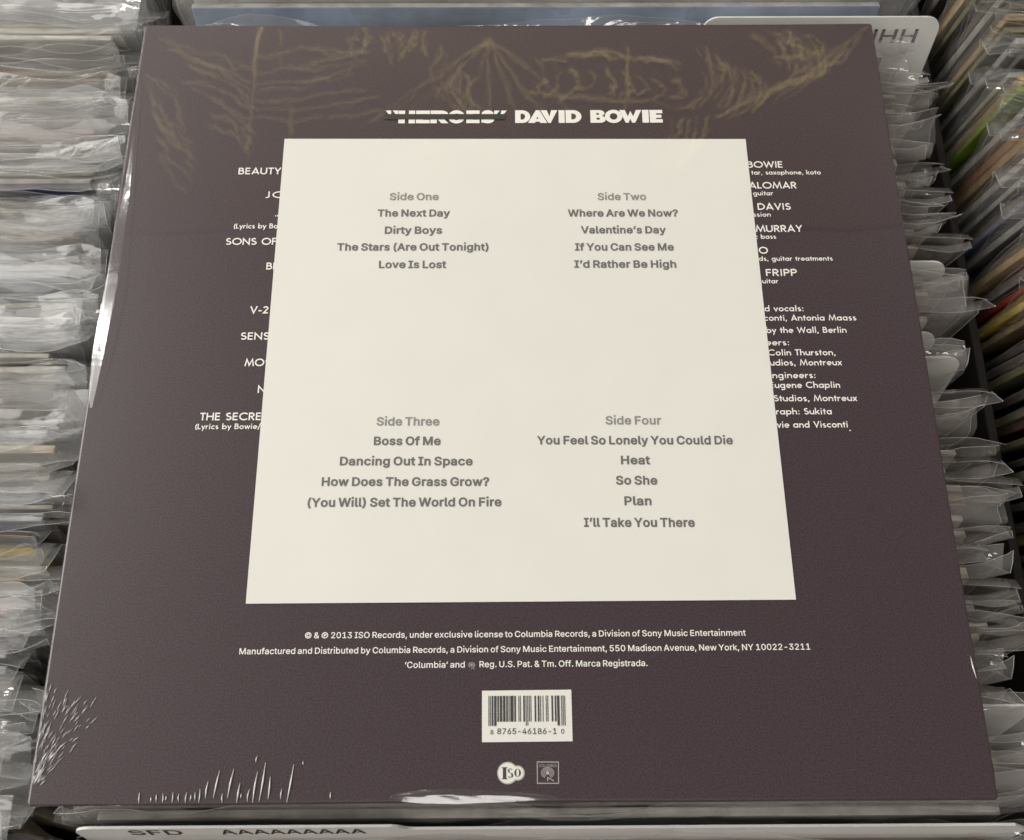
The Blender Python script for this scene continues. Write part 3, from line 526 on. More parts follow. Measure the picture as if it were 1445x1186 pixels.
NAMES = [("BOWIE", '', 96.9, 111.37, 83.6), ("ALOMAR", 'C', 96.6, 115.92, 73.7), ("DAVIS", 'S ', 99.25, 112.52, 63.75), ("MURRAY", '', 97.54, 116.15, 53.6), ("O", 'EN', 97.9, 101.48, 43.8), ("FRIPP", 'T ', 99.77, 111.93, 33.9)]
for s_, pre, a, b, y in NAMES: geo_text(RR, s_, a, b, y, 3.05, ZL, before=pre)
for s_, pre, a, b, y in [("tar, saxophone, koto", '', 97.98, 126.39, 80.3), ("guitar", '', 97.99, 106.19, 70.5), ("sion", 's', 98.67, 104.15, 60.6), ("bass", 'c ', 99.3, 105.32, 50.5), ("ds, guitar treatments", '', 97.61, 126.6, 40.6), ("uitar", 'g', 98.03, 104.33, 30.7)]:
    geo_text(RR, s_, a, b, y, 2.05, ZL, before=pre, wt=.17)
for s_, pre, a, b, y in [("d vocals:", '', 97.76, 112.68, 18.6), ("conti, Antonia Maass", '', 97.2, 132.58, 14.6), ("by the Wall, Berlin", '', 97.55, 128.18, 9.4), ("eers:", '', 96.9, 105.63, 4.25), ("Colin Thurston,", '', 97.4, 122.85, 0.05), ("udios, Montreux", 't', 97.66, 124.85, -4.1),
                         ("ngineers:", '', 98.08, 114.19, -9.27), ("ugene Chaplin", 'E', 98.61, 123.01, -13.25), ("Studios, Montreux", '', 97.82, 128.76, -18.57), ("raph: Sukita", '', 98.04, 118.65, -23.8), ("vie and Visconti", '', 97.8, 123.91, -29.0)]:
    geo_text(RR, s_, a, b, y, 2.5, ZL, before=pre, wt=.165)
RR.ribbon([(.1243, -.0302), (.1249, -.0302)], .0004, ZL)
RR.build('credit_lettering', M_let, sleeve)

# small print
SP = MB()
text(SP, "© & ℗ 2013 ISO Records, under exclusive license to Columbia Records, a Division of Sony Music Entertainment", (-70.98, -104.56), (79.71, -104.46), 2.05, .018, ZL)
text(SP, "Manufactured and Distributed by Columbia Records, a Division of Sony Music Entertainment, 550 Madison Avenue, New York, NY 10022-3211", (-92.88, -109.78), (101.29, -109.29), 2.05, .018, ZL)
text(SP, "‘Columbia’ and", (-36.58, -114.61), (-16.31, -114.58), 2.05, .018, ZL)
text(SP, "Reg. U.S. Pat. & Tm. Off. Marca Registrada.", (-11.35, -114.53), (45.56, -114.43), 2.05, .018, ZL)
SP.build('legal_lettering', M_let, sleeve)

def eye_mark(mb, cx, cy, k, z):
    """a dot in a set of sound-wave arcs standing on two legs"""
    mb.fill([[((cx + k * .30 * math.cos(a)) / 1000, (cy + k * .30 * math.sin(a)) / 1000) for a in [2 * math.pi * i / 18 for i in range(18)]]], z)
    for r in (.56, .80, 1.04):
        mb.ribbon([((cx + p[0]) / 1000, (cy + p[1]) / 1000) for p in arc(0, 0, k * r, k * r * .80, -62, 242, 26)], k * .09 / 1000, z)
    mb.ribbon([((cx) / 1000, (cy - k * 1.30) / 1000), (cx / 1000, (cy - k * .74) / 1000), ((cx + k * 1.05) / 1000, (cy - k * 1.28) / 1000)], k * .13 / 1000, z)
em = MB(); eye_mark(em, -14.0, -113.75, 1.1, ZL); em.build('eye_emblem', M_dimlet, sleeve)

# barcode
code = quad('barcode_label', [(-10.45, -122.2), (19.5, -122.0), (19.5, -138.5), (-10.4, -138.65)], .00020, M_white, sleeve)
BC = MB()
Lc = ['0001101', '0011001', '0010011', '0111101', '0100011', '0110001', '0101111', '0111011', '0110111', '0001011']
digits = '888765461861'[:0] + '887654618610'
bits = '101' + ''.join(Lc[int(c)] for c in digits[:6]) + '01010' + ''.join(''.join('1' if b == '0' else '0' for b in Lc[int(c)]) for c in digits[6:]) + '101'
bw = 25.6 / len(bits); i = 0
while i < len(bits):
    if bits[i] == '1':
        j = i
        while j < len(bits) and bits[j] == '1': j += 1
        x0 = -8.3 + i * bw; x1 = -8.3 + j * bw
        long_ = i < 10 or i >= 85 or 45 <= i < 50
        BC.fill([[(x0 / 1000, -.1239), (x0 / 1000, -.1335 if long_ else -.1322), (x1 / 1000, -.1335 if long_ else -.1322), (x1 / 1000, -.1239)]], .00032)
        i = j
    else: i += 1
BC.build('barcode_bars', M_dark, code)
BD = MB()
text(BD, "8", (-7.63, -136.2), (-6.65, -136.2), 1.4, .012, .00032)
text(BD, "8765-46186-1", (-5.39, -136.15), (14.28, -136.2), 1.85, .012, .00032)
text(BD, "0", (15.75, -136.1), (16.8, -136.1), 1.5, .012, .00032)
BD.build('barcode_digits', M_dark, code)

# round emblem made of two overlapping discs
lo = MB()
c1, r1, c2, r2 = (-1.96, -148.25), 3.45, (1.25, -148.25), 2.35
def two_disc(g):
    out = []
    for i in range(72):
        a = 2 * math.pi * i / 72
        p = (c1[0] + (r1 + g) * math.cos(a), c1[1] + (r1 + g) * math.sin(a))
        if math.hypot(p[0] - c2[0], p[1] - c2[1]) > r2 + g: out.append((a, p))
    x0 = out[0][0]
    q = []
    for i in range(72):
        a = -math.pi + 2 * math.pi * i / 72
        p = (c2[0] + (r2 + g) * math.cos(a), c2[1] + (r2 + g) * math.sin(a))
        if math.hypot(p[0] - c1[0], p[1] - c1[1]) > r1 + g: q.append(p)
    return [tuple(v / 1000 for v in p) for p in [p for a, p in out] + q]
rim = MB(); rim.fill([two_disc(0)], .00016)
badge = rim.build('round_emblem', M_dimlet, sleeve)
bd = MB(); bd.fill([two_disc(-.38)], .00026); bd.build('emblem_face', M_white, badge)
il = MB(); zz = .00036
def bar_(x0, y0, x1, y1, mb=il, z=zz): mb.fill([[(x0 / 1000, y0 / 1000), (x1 / 1000, y0 / 1000), (x1 / 1000, y1 / 1000), (x0 / 1000, y1 / 1000)]], z)
bar_(-3.55, -150.1, -2.45, -146.5); bar_(-3.9, -150.15, -2.1, -149.9, z=zz + 2e-5); bar_(-3.9, -146.7, -2.1, -146.45, z=zz + 2e-5)
def mod_arc(cx, cy, rx, ry, a0, a1, wmin, wmax, mb, z, n=18):
    # letter stroke that is thick on its flanks and thin at top and bottom
    L = []; Q = []
    for i in range(n + 1):
        a = R(a0 + (a1 - a0) * i / n); w = wmin + (wmax - wmin) * abs(math.cos(a)) ** 1.5
        L.append(((cx + (rx + w / 2) * math.cos(a)) / 1000, (cy + (ry + w / 4) * math.sin(a)) / 1000)); Q.append(((cx + (rx - w / 2) * math.cos(a)) / 1000, (cy + (ry - w / 4) * math.sin(a)) / 1000))
    v = [(*p, z) for p in L] + [(*p, z) for p in Q]; m = n + 1
    mb.add(v, [(i, i + 1, m + i + 1, m + i) for i in range(n)])
mod_arc(1.25, -148.2, .78, 1.22, 0, 360, .16, .62, il, zz)
mod_arc(-1.12, -147.55, .55, .62, 30, 270, .2, .5, il, zz); mod_arc(-1.12, -148.95, .62, .72, 90, -150, .2, .6, il, zz + 2e-5)
il.build('emblem_lettering', M_dark, badge)
# square emblem
sqe = MB()
fr = [(7.72, -144.9), (14.66, -144.95), (14.56, -151.5), (7.67, -151.45)]
sqe.ribbon([(x / 1000, y / 1000) for x, y in fr + fr[:1]], .00026, ZL)
eye_mark(sqe, 11.06, -148.25, 1.95, ZL)
text(sqe, "COLUMBIA", (8.3, -146.45), (14.1, -146.45), .85, -.012, ZL)
sqe.build('square_emblem', M_dimlet, sleeve)

# clear shrink wrap where it stands off the board: spine bulge, bottom bulge, wrinkles with glints in their colour
def bulge_strip(name, path, width, height, n=48, k=12, skew=1.0):
    """path: centre line on the sleeve; a low blister of clear film lying on the board"""
    v = []; f = []
    for i in range(n + 1):
        t = i / n; j = t * (len(path) - 1); a = min(int(j), len(path) - 2); u = j - a
        p = Vector(path[a]).lerp(Vector(path[a + 1]), u)
        d = (Vector(path[a + 1]) - Vector(path[a])).normalized(); nr = Vector((-d.y, d.x))
        env = math.sin(math.pi * t ** skew) ** .7
        for q in range(k + 1):
            s_ = q / k * 2 - 1
            w = width * (.15 + .85 * env)
            x, y = p + nr * (s_ * w / 2)
            uu = (s_ + 1) / 2; z = .0005 + height * env * (uu / .66 if uu < .66 else (1 - uu) / .34) * (1 + .05 * math.sin(t * 17 + s_ * 3))
            v.append((x, y, z))
    for i in range(n):
        for q in range(k):
            a = i * (k + 1) + q; f.append((a, a + k + 1, a + k + 2, a + 1))
    return mesh_obj(name, v, f, M_wrap, sleeve, smooth=True)
bulge_strip('spine_wrap', [(-.1550, .125), (-.1533, .075), (-.1530, .030), (-.1552, -.020)], .0085, .00088, skew=2.3)
bulge_strip('edge_wrap', [(-.040, -.1554), (-.024, -.1552), (-.010, -.1553), (.014, -.1558)], .0046, .00088, k=12, skew=.8)
rnd = random.Random(5)
WR = MB()
def px(x, y):   # a spot read off the photograph, carried onto the sleeve's top face (metres)
    d = Vector((( x - 722.5) / 1401.9, (y - 593.) / 1401.9, 1.0))
    w = Vector((sum(_R[k][0] * d[k] for k in range(3)), sum(_R[k][1] * d[k] for k in range(3)), sum(_R[k][2] * d[k] for k in range(3))))
    t = -.34419 / w.z
    return (-.00172 + w.x * t, -.15222 + w.y * t)
def wrinkle(a, b, r):
    (x0, y0), (x1, y1) = a, b
    y0 = max(y0, -.1568); y1 = max(y1, -.1568)
    WR.tube([(x0, y0, .00025), ((x0 + x1) / 2 + rnd.uniform(-.0002, .0002), (y0 + y1) / 2, .0004), (x1, y1, .00025)], [r * .3, r, r * .3], 6)
for x0, y0, x1, y1 in [(585, 985, 580, 1040), (633, 1005, 630, 1025), (655, 993, 653, 1025), (683, 990, 680, 1030), (697, 1000, 693, 1020), (725, 985, 720, 1030), (750, 990, 748, 1025), (782, 985, 775, 1035), (800, 995, 795, 1020), (818, 985, 815, 1020), (838, 970, 832, 1030), (872, 940, 860, 1010), (920, 893, 893, 1010), (980, 885, 952, 1010), (1005, 945, 990, 1030), (1010, 990, 1008, 1010), (1045, 970, 1035, 1025), (1078, 900, 1057, 1030), (1078, 832, 1070, 860), (1112, 860, 1085, 1022), (1132, 920, 1122, 1015), (1180, 970, 1175, 1015), (1230, 868, 1200, 1028), (1270, 855, 1270, 870), (1383, 985, 1382, 1012), (932, 990, 930, 1030)]:
    big = (y1 - y0) > 60
    wrinkle(px(x0 / 2.9646, 786 + y0 / 2.9646), px(x1 / 2.9646, 786 + y1 / 2.9646), .00028 if big else .0002)
WR.build('wrap_wrinkle', M_glint, sleeve, smooth=True); WR = MB()
wrinkle(px(1369, 927), px(1377.5, 958), .00025)
WR.build('wrap_wrinkle', M_glint, sleeve, smooth=True); WR = MB()
for i in range(150):
    t = rnd.random() ** 1.1; ang = R(rnd.uniform(48, 89)); d = .005 + .031 * t
    x = -.1570 + d * math.cos(ang) * .95 * rnd.uniform(.5, 1); y = -.1555 + d * math.sin(ang)
    ln = rnd.uniform(.0012, .0042); a2 = ang + rnd.uniform(-.25, .15)
    wrinkle((x, y), (x + ln * math.cos(a2), y + ln * math.sin(a2)), rnd.uniform(.00006, .00013))
WR.build('wrap_wrinkle', M_glint, sleeve, smooth=True)

# ------------------------------------------------------------------ bagged records
TONES = {  # worn cardboard face colours
 'cream': ((.52, .47, .36), (.60, .54, .42)), 'white': ((.62, .60, .55), (.66, .62, .54)), 'grey': ((.20, .20, .20), (.42, .40, .36)),
 'dark': ((.035, .033, .034), (.16, .13, .11)), 'tan': ((.36, .25, .14), (.50, .36, .20)), 'navy': ((.030, .035, .085), (.20, .18, .20)),
 'blue': ((.32, .39, .50), (.50, .48, .44)), 'red': ((.42, .035, .03), (.45, .05, .04)), 'yellow': ((.62, .44, .05), (.66, .50, .12)),
 'maroon': ((.16, .03, .04), (.30, .16, .13)), 'green': ((.22, .33, .035), (.30, .38, .08)), 'orange': ((.34, .11, .035), (.38, .16, .07)),
 'lavender': ((.17, .19, .33), (.30, .30, .38)), 'pink': ((.50, .25, .23), (.52, .36, .30)), 'pale': ((.44, .47, .55), (.62, .62, .62)), 'olive': ((.13, .12, .065), (.26, .23, .14)),
}
TM = {}
for k_, (c_, e_) in TONES.items():
    m = plain('cover_' + k_, c_, rough=.5, var=.35, scale=28)
    e = plain('cover_edge_' + k_, e_, rough=.7, var=.35, scale=90)
    TM[k_] = (m, e)
COVER = {}
def cover_mesh(tone, th):
    key = (tone, round(th, 4))
    if key not in COVER:
        mb = MB(); t = th / 2
        mb.box((-.1555, -t, 0), (.1555, t, .3135), 0, .0006)
        me = bpy.data.meshes.new('cover'); me.from_pydata(mb.v, [], mb.f)
        for q in TM[tone]: me.materials.append(q)
        for p in me.polygons: p.material_index = 0 if abs(p.normal.y) > .9 else 1
        COVER[key] = me
    return COVER[key]
M_bag = film('clear_bag', haze=.11, rough=.085, bump=.65, bscale=32, stretch=(1, 1, 2.0), f0=.075, hc=(.92, .85, .79))
M_bagt = film('milky_bag', haze=.11, rough=.06, bump=.5, bscale=36, stretch=(.4, 1, 1.5), f0=.06)
M_bagd = film('thin_bag', haze=.045, rough=.09, bump=.6, bscale=34, stretch=(1, 1, 2), f0=.05)
M_bagside = film('bag_seam_glint', haze=.30, rough=.2, bump=.2, bscale=60, f0=.10)  # seams and rims whitened for the light that bag edges catch

def bag_mesh(seed, tall=0):
    rn = random.Random(seed)
    hl, hr = rn.uniform(.1615, .1760), rn.uniform(.1615, .1760)
    te = rn.uniform(.007, .016) if tall == 1 else rn.uniform(.003, .008) if tall == 2 else rn.uniform(.005, .012)
    flop = (rn.choice((-1, -1, -1, 1)) * rn.uniform(.5, 1.8)) if tall == 1 else rn.choice((-1, -1, 1)) * rn.uniform(.2, 1.0)
    fl, frr = rn.uniform(-.004, .004), rn.uniform(-.004, .004)
    ph = [rn.uniform(0, 6.28) for _ in range(10)]
    us = [-1, -.985, -.965, -.94, -.9, -.85] + [-.8 + 1.6 * i / 22 for i in range(23)] + [.85, .9, .94, .965, .985, 1]
    vs_ = [0, .12, .3, .5, .66, .78, .86, .91, .945, .965, .98, .99, 1.0, 1.25, 1.5, 1.75, 2.0]
    V = []; F = []; mi = []
    nu, nv = len(us), len(vs_)
    def pt(u, v, side):
        H = .3135
        sv = min(v, 1.0); ex = max(0, v - 1.0)                     # ex: flap above the cover, 0..1
        flare = max(0, (v if v < 1 else 1) - .82) / .18
        half = (.1583 + ((hr if u > 0 else hl) - .1583) * flare ** 1.6)
        if abs(u) > .98: half += .0018 * math.sin(v * 23 + ph[0] + side)
        x = u * half
        corner = max(0, (abs(u) - .8) / .2) ** 1.4
        z = sv * H + ex * (te + .0022 * math.sin(u * 5.2 + ph[1]) + .0013 * math.sin(u * 13 + ph[2]) + .0006 * math.sin(u * 31 + ph[3]) + (frr if u > 0 else fl) * corner)
        g = .0018 + .0010 * math.sin(u * 7 + ph[4] + side) * math.sin(v * 9 + ph[5]) + .0005 * math.sin(u * 21 + v * 30 + ph[6])
        g *= (1 - max(0, (abs(u) - .95) / .05) * .92)
        g += ex * .0012 * (1 + math.sin(u * 8 + ph[7]))
        c = corner * .0026 * math.sin(v * 6 + ph[8] + (3 if u > 0 else 0)) * flare
        y = side * max(.0002, g) + c + flop * .009 * ex ** 1.4 + ex * .0022 * math.sin(u * 6 + ph[9]) + .0012 * ex * math.sin(u * 17 + ph[3])
        return (x, y, z)
    for side in (-1, 1):
        b = len(V)
        for v in vs_:
            for u in us: V.append(pt(u, v, side))
        for j in range(nv - 1):
            for i in range(nu - 1):
                q = (b + j * nu + i, b + j * nu + i + 1, b + (j + 1) * nu + i + 1, b + (j + 1) * nu + i)
                F.append(q if side < 0 else q[::-1]); mi.append(0)
    mb = MB(); mb.v = V; mb.f = F; mb.m = mi
    for side in (-1, 1):
        mb.tube([pt(u, 2.0, side) for u in us], .00010, 4, 1)
    for u in (-1, 1):
        mb.tube([pt(u, v, -1) for v in vs_ if v > .6], .00014, 4, 1)
    me = bpy.data.meshes.new('plastic_bag'); me.from_pydata(mb.v, [], mb.f)
    me.materials.append((M_bag, M_bagt, M_bagd)[tall]); me.materials.append(M_bagside)
    me.polygons.foreach_set('material_index', mb.m); me.polygons.foreach_set('use_smooth', [True] * len(mb.f)); me['flop'] = flop; me.update()
    return me
BAGS = [bag_mesh(100 + i) for i in range(16)] + [bag_mesh(200 + i, 1) for i in range(16)] + [bag_mesh(300 + i, 2) for i in range(16)]

BACK = [i for i in range(16) if BAGS[i]['flop'] > 0]
def record(x, y, ztop, lean, tone, th, bag, label, group, roll=0.0, yaw=0.0):
    """a record in its cover inside a clear outer bag; root at the foot of the record"""
    H = .3135
    ax = Vector((0, -math.sin(lean), math.cos(lean)))
    # lean > 0: top tips away from the viewer
    base = Vector((x, y, ztop)) - Vector((0, math.sin(lean), math.cos(lean))) * H
    o = thing('bagged_record', label, 'record', base, (-lean, roll, yaw), group)
    link(bpy.data.objects.new('cover', cover_mesh(tone, th)), o)
    link(bpy.data.objects.new('plastic_bag', BAGS[bag]), o)
    return o

COLOURNAME = {'cream': 'cream', 'white': 'white', 'grey': 'grey', 'dark': 'dark', 'tan': 'tan', 'navy': 'navy blue', 'blue': 'blue', 'red': 'red', 'yellow': 'yellow', 'maroon': 'maroon',
              'green': 'green', 'orange': 'rusty orange', 'lavender': 'lavender blue', 'pink': 'pink', 'olive': 'olive', 'pale': 'pale blue'}
PLAIN = ('cream', 'white', 'grey', 'dark', 'tan', 'olive')
def fill_bin(where, tall, xc, y0, y1, step, zt, lean, pool, special, rs, thick=(.0022, .0030, .0036), skip=(), jx=.004, jz=.004):
    rn = random.Random(rs); rows = []; y = y1
    while y > y0:
        rows.append(y); y -= step * rn.uniform(.8, 1.25)
    rows = [q for q in rows if not any(abs(q - s_) < w_ for s_, w_ in skip)]
    used = {}
    for k_, (yy, tone) in enumerate(special):
        i = min((i for i in range(len(rows)) if i not in used), key=lambda i: abs(rows[i] - yy)); used[i] = tone
    marks = sorted(used)
    names = {}
    for i in marks:
        c = COLOURNAME[used[i]]
        same = [j for j in marks if used[j] == used[i]]
        names[i] = c if len(same) == 1 else (('far ' if i == same[0] else 'near ' if i == same[-1] else 'middle ') + c)
    bag = rn.randrange(16)
    for i, yy in enumerate(rows):
        tone = used.get(i) or rn.choice(pool)
        bag = (bag + rn.randrange(1, 9)) % 16
        if i in used:
            lab = 'bagged record with a %s cover, the %s one in the %s bin' % (COLOURNAME[tone], names[i], where); grp = 'bright covers in the %s bin' % where
        else:
            up = [j for j in marks if j < i]; dn = [j for j in marks if j > i]
            if up and dn: pos = 'between the %s and the %s record' % (names[up[-1]], names[dn[0]])
            elif dn: pos = 'beyond the %s record' % names[dn[0]]
            else: pos = 'nearer than the %s record' % names[up[-1]]
            lab = '%s bagged record in the %s bin %s' % (COLOURNAME[tone], where, pos); grp = '%s bagged records in the %s bin %s' % (COLOURNAME[tone], where, pos)
        z = zt(yy) + rn.uniform(-jz, jz)
        record(xc + rn.uniform(-jx, jx), yy, z, lean + R(rn.uniform(-.5, .5)), tone, rn.choice(thick), bag + 16 * tall, lab, grp, R(rn.uniform(-.4, .4)), R(rn.uniform(-.5, .5)))

# left bin
fill_bin('left', 1, -.3345, -.198, .225, .0048, lambda y: -.020, R(9.5), ['cream', 'white', 'pale', 'white', 'grey', 'cream', 'white', 'tan', 'pale', 'dark'],
         [(.083, 'navy'), (.118, 'pink'), (-.072, 'yellow'), (-.090, 'orange'), (.030, 'olive')], 11, jz=.005)
# middle bin, under the sleeve
fill_bin('middle', 0, .0125, -.160, .158, .0066, lambda y: -.0215, R(13.5), ['grey', 'white', 'cream', 'grey', 'dark', 'white', 'cream'],
         [(.148, 'red'), (.118, 'pink'), (.075, 'pink'), (.034, 'maroon'), (-.050, 'pink'), (-.068, 'red'), (-.113, 'tan'), (-.143, 'tan')], 23, skip=((.050, .004), (.018, .003), (.006, .004), (-.1265, .0025)), jz=.002, jx=.005, thick=(.0026, .0036, .005))
for y_, z_, tone, bg_, lab in [(.1790, -.0120, 'blue', 19, 'bagged record with a blue and white cover just beyond the black sleeve'), (.1860, -.0075, 'white', 23, 'bagged white record behind the blue one at the far end of the middle bin'),
                               (.1925, -.005, 'pink', 25, 'bagged pink and grey record, farthest in the middle bin'), (.199, -.003, 'grey', 12, 'bagged grey record behind the pink one in the middle bin'),
                               (-.1570, -.022, 'dark', BACK[0], 'bagged dark record just in front of the black sleeve'), (-.1608, -.0235, 'grey', BACK[-1], 'bagged grey record behind the white lettered card at the near end'),
                               (-.1735, -.0360, 'maroon', BACK[0], 'bagged maroon record in front of the white lettered card'), (-.180, -.036, 'dark', 14, 'bagged dark record nearest to the viewer in the middle bin')]:
    record(.0125, y_, z_, R(13.5), tone, .0034, bg_, lab, None)
# right bin: cover colours kept dark to stand in for the shade there
fill_bin('right', 2, .3830, -.175, .235, .0070, lambda y: -.018, R(-8.5), ['dark', 'dark', 'olive', 'grey', 'dark', 'tan', 'dark', 'grey'],
         [(.130, 'green'), (.118, 'orange'), (.104, 'white'), (.083, 'lavender'), (.052, 'red'), (.043, 'yellow'), (.200, 'olive'), (-.01, 'maroon')], 31, thick=(.003, .0038, .0046), jz=.004, jx=.003)

# ------------------------------------------------------------------ divider cards
def divider(label, x0, x1, y, ztop, lean, tab=None, words=None, group=None):
    """thin white plastic card with rounded upper corners, optionally a raised tab"""
    t = .0009; zl = -.30; r = .007
    def rc(cx, cz, a0, a1): return [(cx + r * math.cos(R(a0 + (a1 - a0) * i / 7)), cz + r * math.sin(R(a0 + (a1 - a0) * i / 7))) for i in range(8)]
    if tab is None:
        out = [(x0, zl), (x1, zl)] + rc(x1 - r, -r, 0, 90) + rc(x0 + r, -r, 90, 180)
    else:
        a, b, hgt = tab
        out = [(x0, zl), (x1, zl)]
        if b >= x1 - .001: out += rc(x1 - r, -r, 0, 90)
        else: out += [(x1, -hgt - r), (x1 - r, -hgt), (b + .006, -hgt)] + [(b + .004, -hgt + .0006), (b + .001, -.0008), (b - .001, 0)]
        if a <= x0 + .001: out += rc(x0 + r, -r, 90, 180)
        else: out += rc(a + r, -r, 90, 180) + [(a, -hgt), (x0 + r, -hgt), (x0, -hgt - r)]
    o = thing('divider_card', label, 'divider card', (0, y, ztop), (-lean, 0, 0), group)
    # root sits at the top edge's height; move it to the foot of the card
    foot = Vector((0, math.sin(lean), math.cos(lean))) * zl
    o.location = Vector((0, y, ztop)) + foot
    out = [(px_, pz_ - zl) for px_, pz_ in out]
    f2 = MB(); f2.fill([out], 0)
    v = [(p[0], -t / 2, p[1]) for p in f2.v]; n = len(v); v += [(p[0], t / 2, p[1]) for p in f2.v]
    f = list(f2.f) + [tuple(n + i for i in reversed(q)) for q in f2.f]
    b0 = len(v); m = len(out)
    v += [(x, -t / 2, z) for x, z in out] + [(x, t / 2, z) for x, z in out]
    f += [(b0 + i, b0 + m + i, b0 + m + (i + 1) % m, b0 + (i + 1) % m) for i in range(m)]
    mesh_obj('card', v, f, M_card, o)
    if words:
        wb = MB()
        for s_, wx0, wx1, dz, cap in words:
            text(wb, s_, (wx0 * 1000, (-zl + dz) * 1000), (wx1 * 1000, (-zl + dz) * 1000), cap, .02, 0)
        w = mesh_obj('card_lettering', [(p[0], -t / 2 - .00012, p[1]) for p in wb.v], wb.f, M_cardink, o)
    return o
L13 = R(13.5)
divider('white divider card with HHH in black letters at the far right corner of the sleeve', -.150, .1935, .1680, -.0080, L13, tab=(.0866, .1935, .012), words=[("AAA HHH", .130, .1845, -.0130, 7.0)])
divider('white divider card with SFD and a row of As, in front of the sleeve', -.149, .178, -.1645, -.0165, L13, tab=(-.149, -.040, .0042), words=[("SFD", -.131, -.113, -.0095, 7.2), ("AAAAAAAAA", -.100, -.0505, -.0095, 7.2)])
divider('plain white rounded divider card, farthest of those beside the right edge of the sleeve', -.150, .1815, .050, -.0175, L13)
divider('cream-shaded rounded divider card just behind the broad white one', -.150, .1735, .019, -.0200, L13)
divider('broad white rounded divider card beside the middle of the sleeve right edge', -.150, .1800, .0065, -.0165, L13)
divider('thin white divider card poking out past the lower right of the sleeve', -.150, .1860, -.1265, -.0190, L13)

# ------------------------------------------------------------------ bins
bins = thing('record_bin', 'dark stained wooden bin with partitions holding three rows of bagged records', 'bin', (0, 0, -.36))
def board(name, a, b):
    mb = MB(); mb.box((a[0], a[1], a[2] + .36), (b[0], b[1], b[2] + .36), 0, .001); return mb.build(name, M_wood, bins)
board('bin_floor', (-.62, -.42, -.36), (.68, .45, -.352))
board('partition', (-.1640, -.40, -.3515), (-.1600, .34, -.075))
board('partition', (.2040, -.40, -.3515), (.2080, .34, -.055))
board('back_panel', (-.62, .3415, -.3515), (.68, .3475, -.06))
board('side_panel', (-.62, -.40, -.3515), (-.613, .34, -.06))
board('side_panel', (.673, -.40, -.3515), (.68, .34, -.06))
board('front_panel', (-.62, -.42, -.3515), (.68, -.4015, -.10))
fl = mesh_obj('floor', [(-8, -8, -.95), (8, -8, -.95), (8, 8, -.95), (-8, 8, -.95)], [(0, 1, 2, 3)], plain('dark_carpet', (.05, .045, .04), rough=.9, var=.3, scale=300)); fl['kind'] = 'structure'
lg = MB()
for x in (-.58, .64):
    for y in (-.38, .41):
        mbl = MB(); mbl.box((x - .02, y - .02, -.59), (x + .02, y + .02, -.001), 0, .002); mbl.build('leg', M_wood, bins)

# ------------------------------------------------------------------ added stand-in banner overhead with fern strokes, supplies the reflection in the clear wrap
ban = thing('stand_in_banner', 'unseen stand-in banner with pale fern strokes, added for the reflection along the sleeve top', 'banner', (0, 1.36, 1.5))
mb = MB(); mb.box((-1.05, -.40, 0), (1.05, .46, .012), 0, .002)
mb.build('cloth_board', plain('dark_banner_paint', (.034, .030, .025), rough=.8, var=.25, scale=3), ban)
fern = MB(); rf = random.Random(8)
def up(x, y):
    sx, sy = px(x, y); k = 1.5 / .34419
    return Vector((sx + (sx + .00172) * k, sy + (sy + .15222) * k - 1.36))
def frond(pts, w, jag=0.0):
    for _ in range(2): frond1([(x + rf.uniform(-7, 7) * _, y + rf.uniform(-6, 6) * _) for x, y in pts], w, jag)
def frond1(pts, w, jag=0.0):
    P = []
    for i in range(len(pts) - 1):
        a, b = Vector(pts[i]), Vector(pts[i + 1])
        n = max(2, int((b - a).length / 9))
        for j in range(n): P.append(a.lerp(b, j / n))
    P.append(Vector(pts[-1]))
    Q = [up(p.x + rf.uniform(-jag, jag), p.y + rf.uniform(-jag, jag)) for p in P]
    # split into dashes of uneven width
    i = 0
    while i < len(Q) - 1:
        j = min(len(Q) - 1, i + rf.randrange(2, 7))
        if rf.random() < .8: fern.ribbon([q for q in reversed(Q[i:j + 1])], w * rf.uniform(.5, 1.3) * .00075, -.002 - rf.random() * .003, rf.choice((0, 0, 1)))
        i = j
def curve(x0, y0, x1, y1, bow, n=7):
    a, b = Vector((x0, y0)), Vector((x1, y1)); d = b - a; nr = Vector((-d.y, d.x)).normalized()
    return [tuple(a.lerp(b, i / n) + nr * bow * math.sin(math.pi * i / n)) for i in range(n + 1)]
frond([(366, 40), (360, 95), (356, 140), (350, 215)], 3.2, 1.5); frond([(393, 42), (402, 90), (405, 130), (410, 190)], 2.2, 1.5)
for i in range(9):
    y = 60 + i * 15; frond(curve(358 - rf.uniform(0, 5), y + 40, 235 + i * 9 + rf.uniform(-10, 10), y - 6 + rf.uniform(-5, 8), rf.uniform(-9, 9)), 1.7, 2.5)
for i in range(8):
    y = 62 + i * 12; frond(curve(362, y + 22, 520 + rf.uniform(-30, 40), y + rf.uniform(-4, 14), rf.uniform(-8, 8)), 1.5, 2.2)
for i in range(7): frond(curve(205 + i * 4, 105 + i * 18, 262 + rf.uniform(-10, 15), 190 + i * 14, rf.uniform(-14, 14)), 1.8, 3.5)
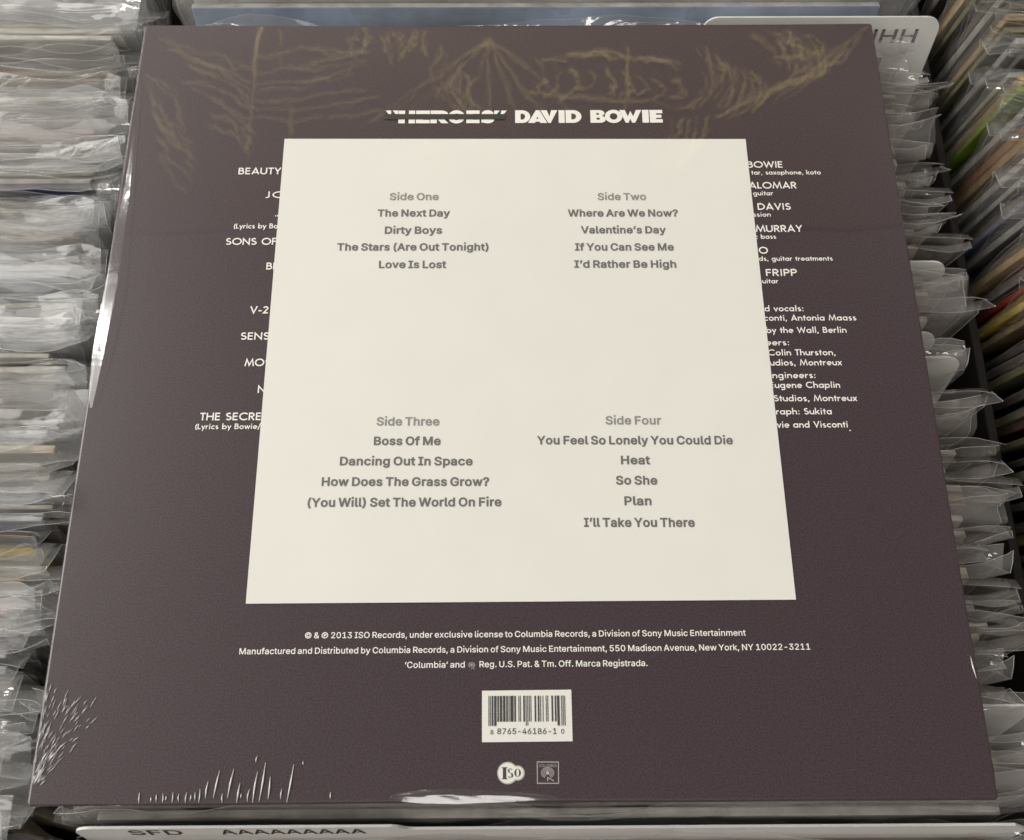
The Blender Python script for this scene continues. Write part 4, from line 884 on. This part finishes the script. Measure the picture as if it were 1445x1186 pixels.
for i in range(8): frond(curve(500 + i * 14, 40 + rf.uniform(0, 10), 480 + i * 18 + rf.uniform(-25, 25), 75 + rf.uniform(0, 20), rf.uniform(-8, 8)), 1.5, 3)
# web of curved threads
for i in range(8):
    a0 = 690; frond(curve(690, 56, 690 + (i - 4) * 42, 168 + rf.uniform(-15, 8), rf.uniform(-16, 16)), 1.3, 1.2)
for i in range(5): frond(curve(622 + i * 9, 70 + i * 10, 640 + i * 12, 150 + i * 3, 20 - i * 3), 1.7, 1.5)
for i in range(9):
    frond(curve(758 + i * 24, 88 + i * 3, 742 + i * 26, 138 + rf.uniform(-6, 6), -16 + rf.uniform(-4, 4)), 2.0, 1.4)
frond(curve(735, 125, 985, 150, 9), 2.0, 1.4); frond(curve(770, 84, 960, 98, -14), 2.2, 2.5); frond(curve(800, 76, 940, 90, -4), 2.6, 3); frond([(885, 66), (884, 100), (880, 160)], 2.4, 2)
for i in range(9): frond(curve(985 + i * 9, 72 + i * 4, 978 + i * 12, 150, -20 + i), 1.7, 1.6)
for i in range(7): frond(curve(1010 + i * 16, 165 - i * 3, 1150 + i * 11 + rf.uniform(-12, 12), 112 - i * 10 + rf.uniform(-8, 8), rf.uniform(-8, 4)), 2.0, 2.2)
for i in range(7): frond(curve(1060 + i * 12, 46 + rf.uniform(0, 8), 1100 + i * 11, 108 + rf.uniform(-12, 8), -12), 1.8, 2)
frond(curve(1115, 112, 1228, 40, 4), 2.4, 2); frond(curve(1095, 82, 1190, 70, 4), 2.2, 3); frond(curve(1105, 55, 1160, 90, 4), 2.0, 2)
for i in range(5): frond(curve(945 + i * 14, 172 - i * 2, 925 + i * 8, 236, -10), 2.4, 2)
for i in range(6): frond(curve(600 + i * 60, 205 + rf.uniform(-10, 10), 640 + i * 60, 250 + rf.uniform(-12, 14), rf.uniform(-14, 14)), 1.2, 2)
fern.build('fern_pattern', [plain('pale_fern_paint', (.80, .70, .36), rough=.8), plain('ochre_fern_paint', (.55, .45, .20), rough=.8)], ban)
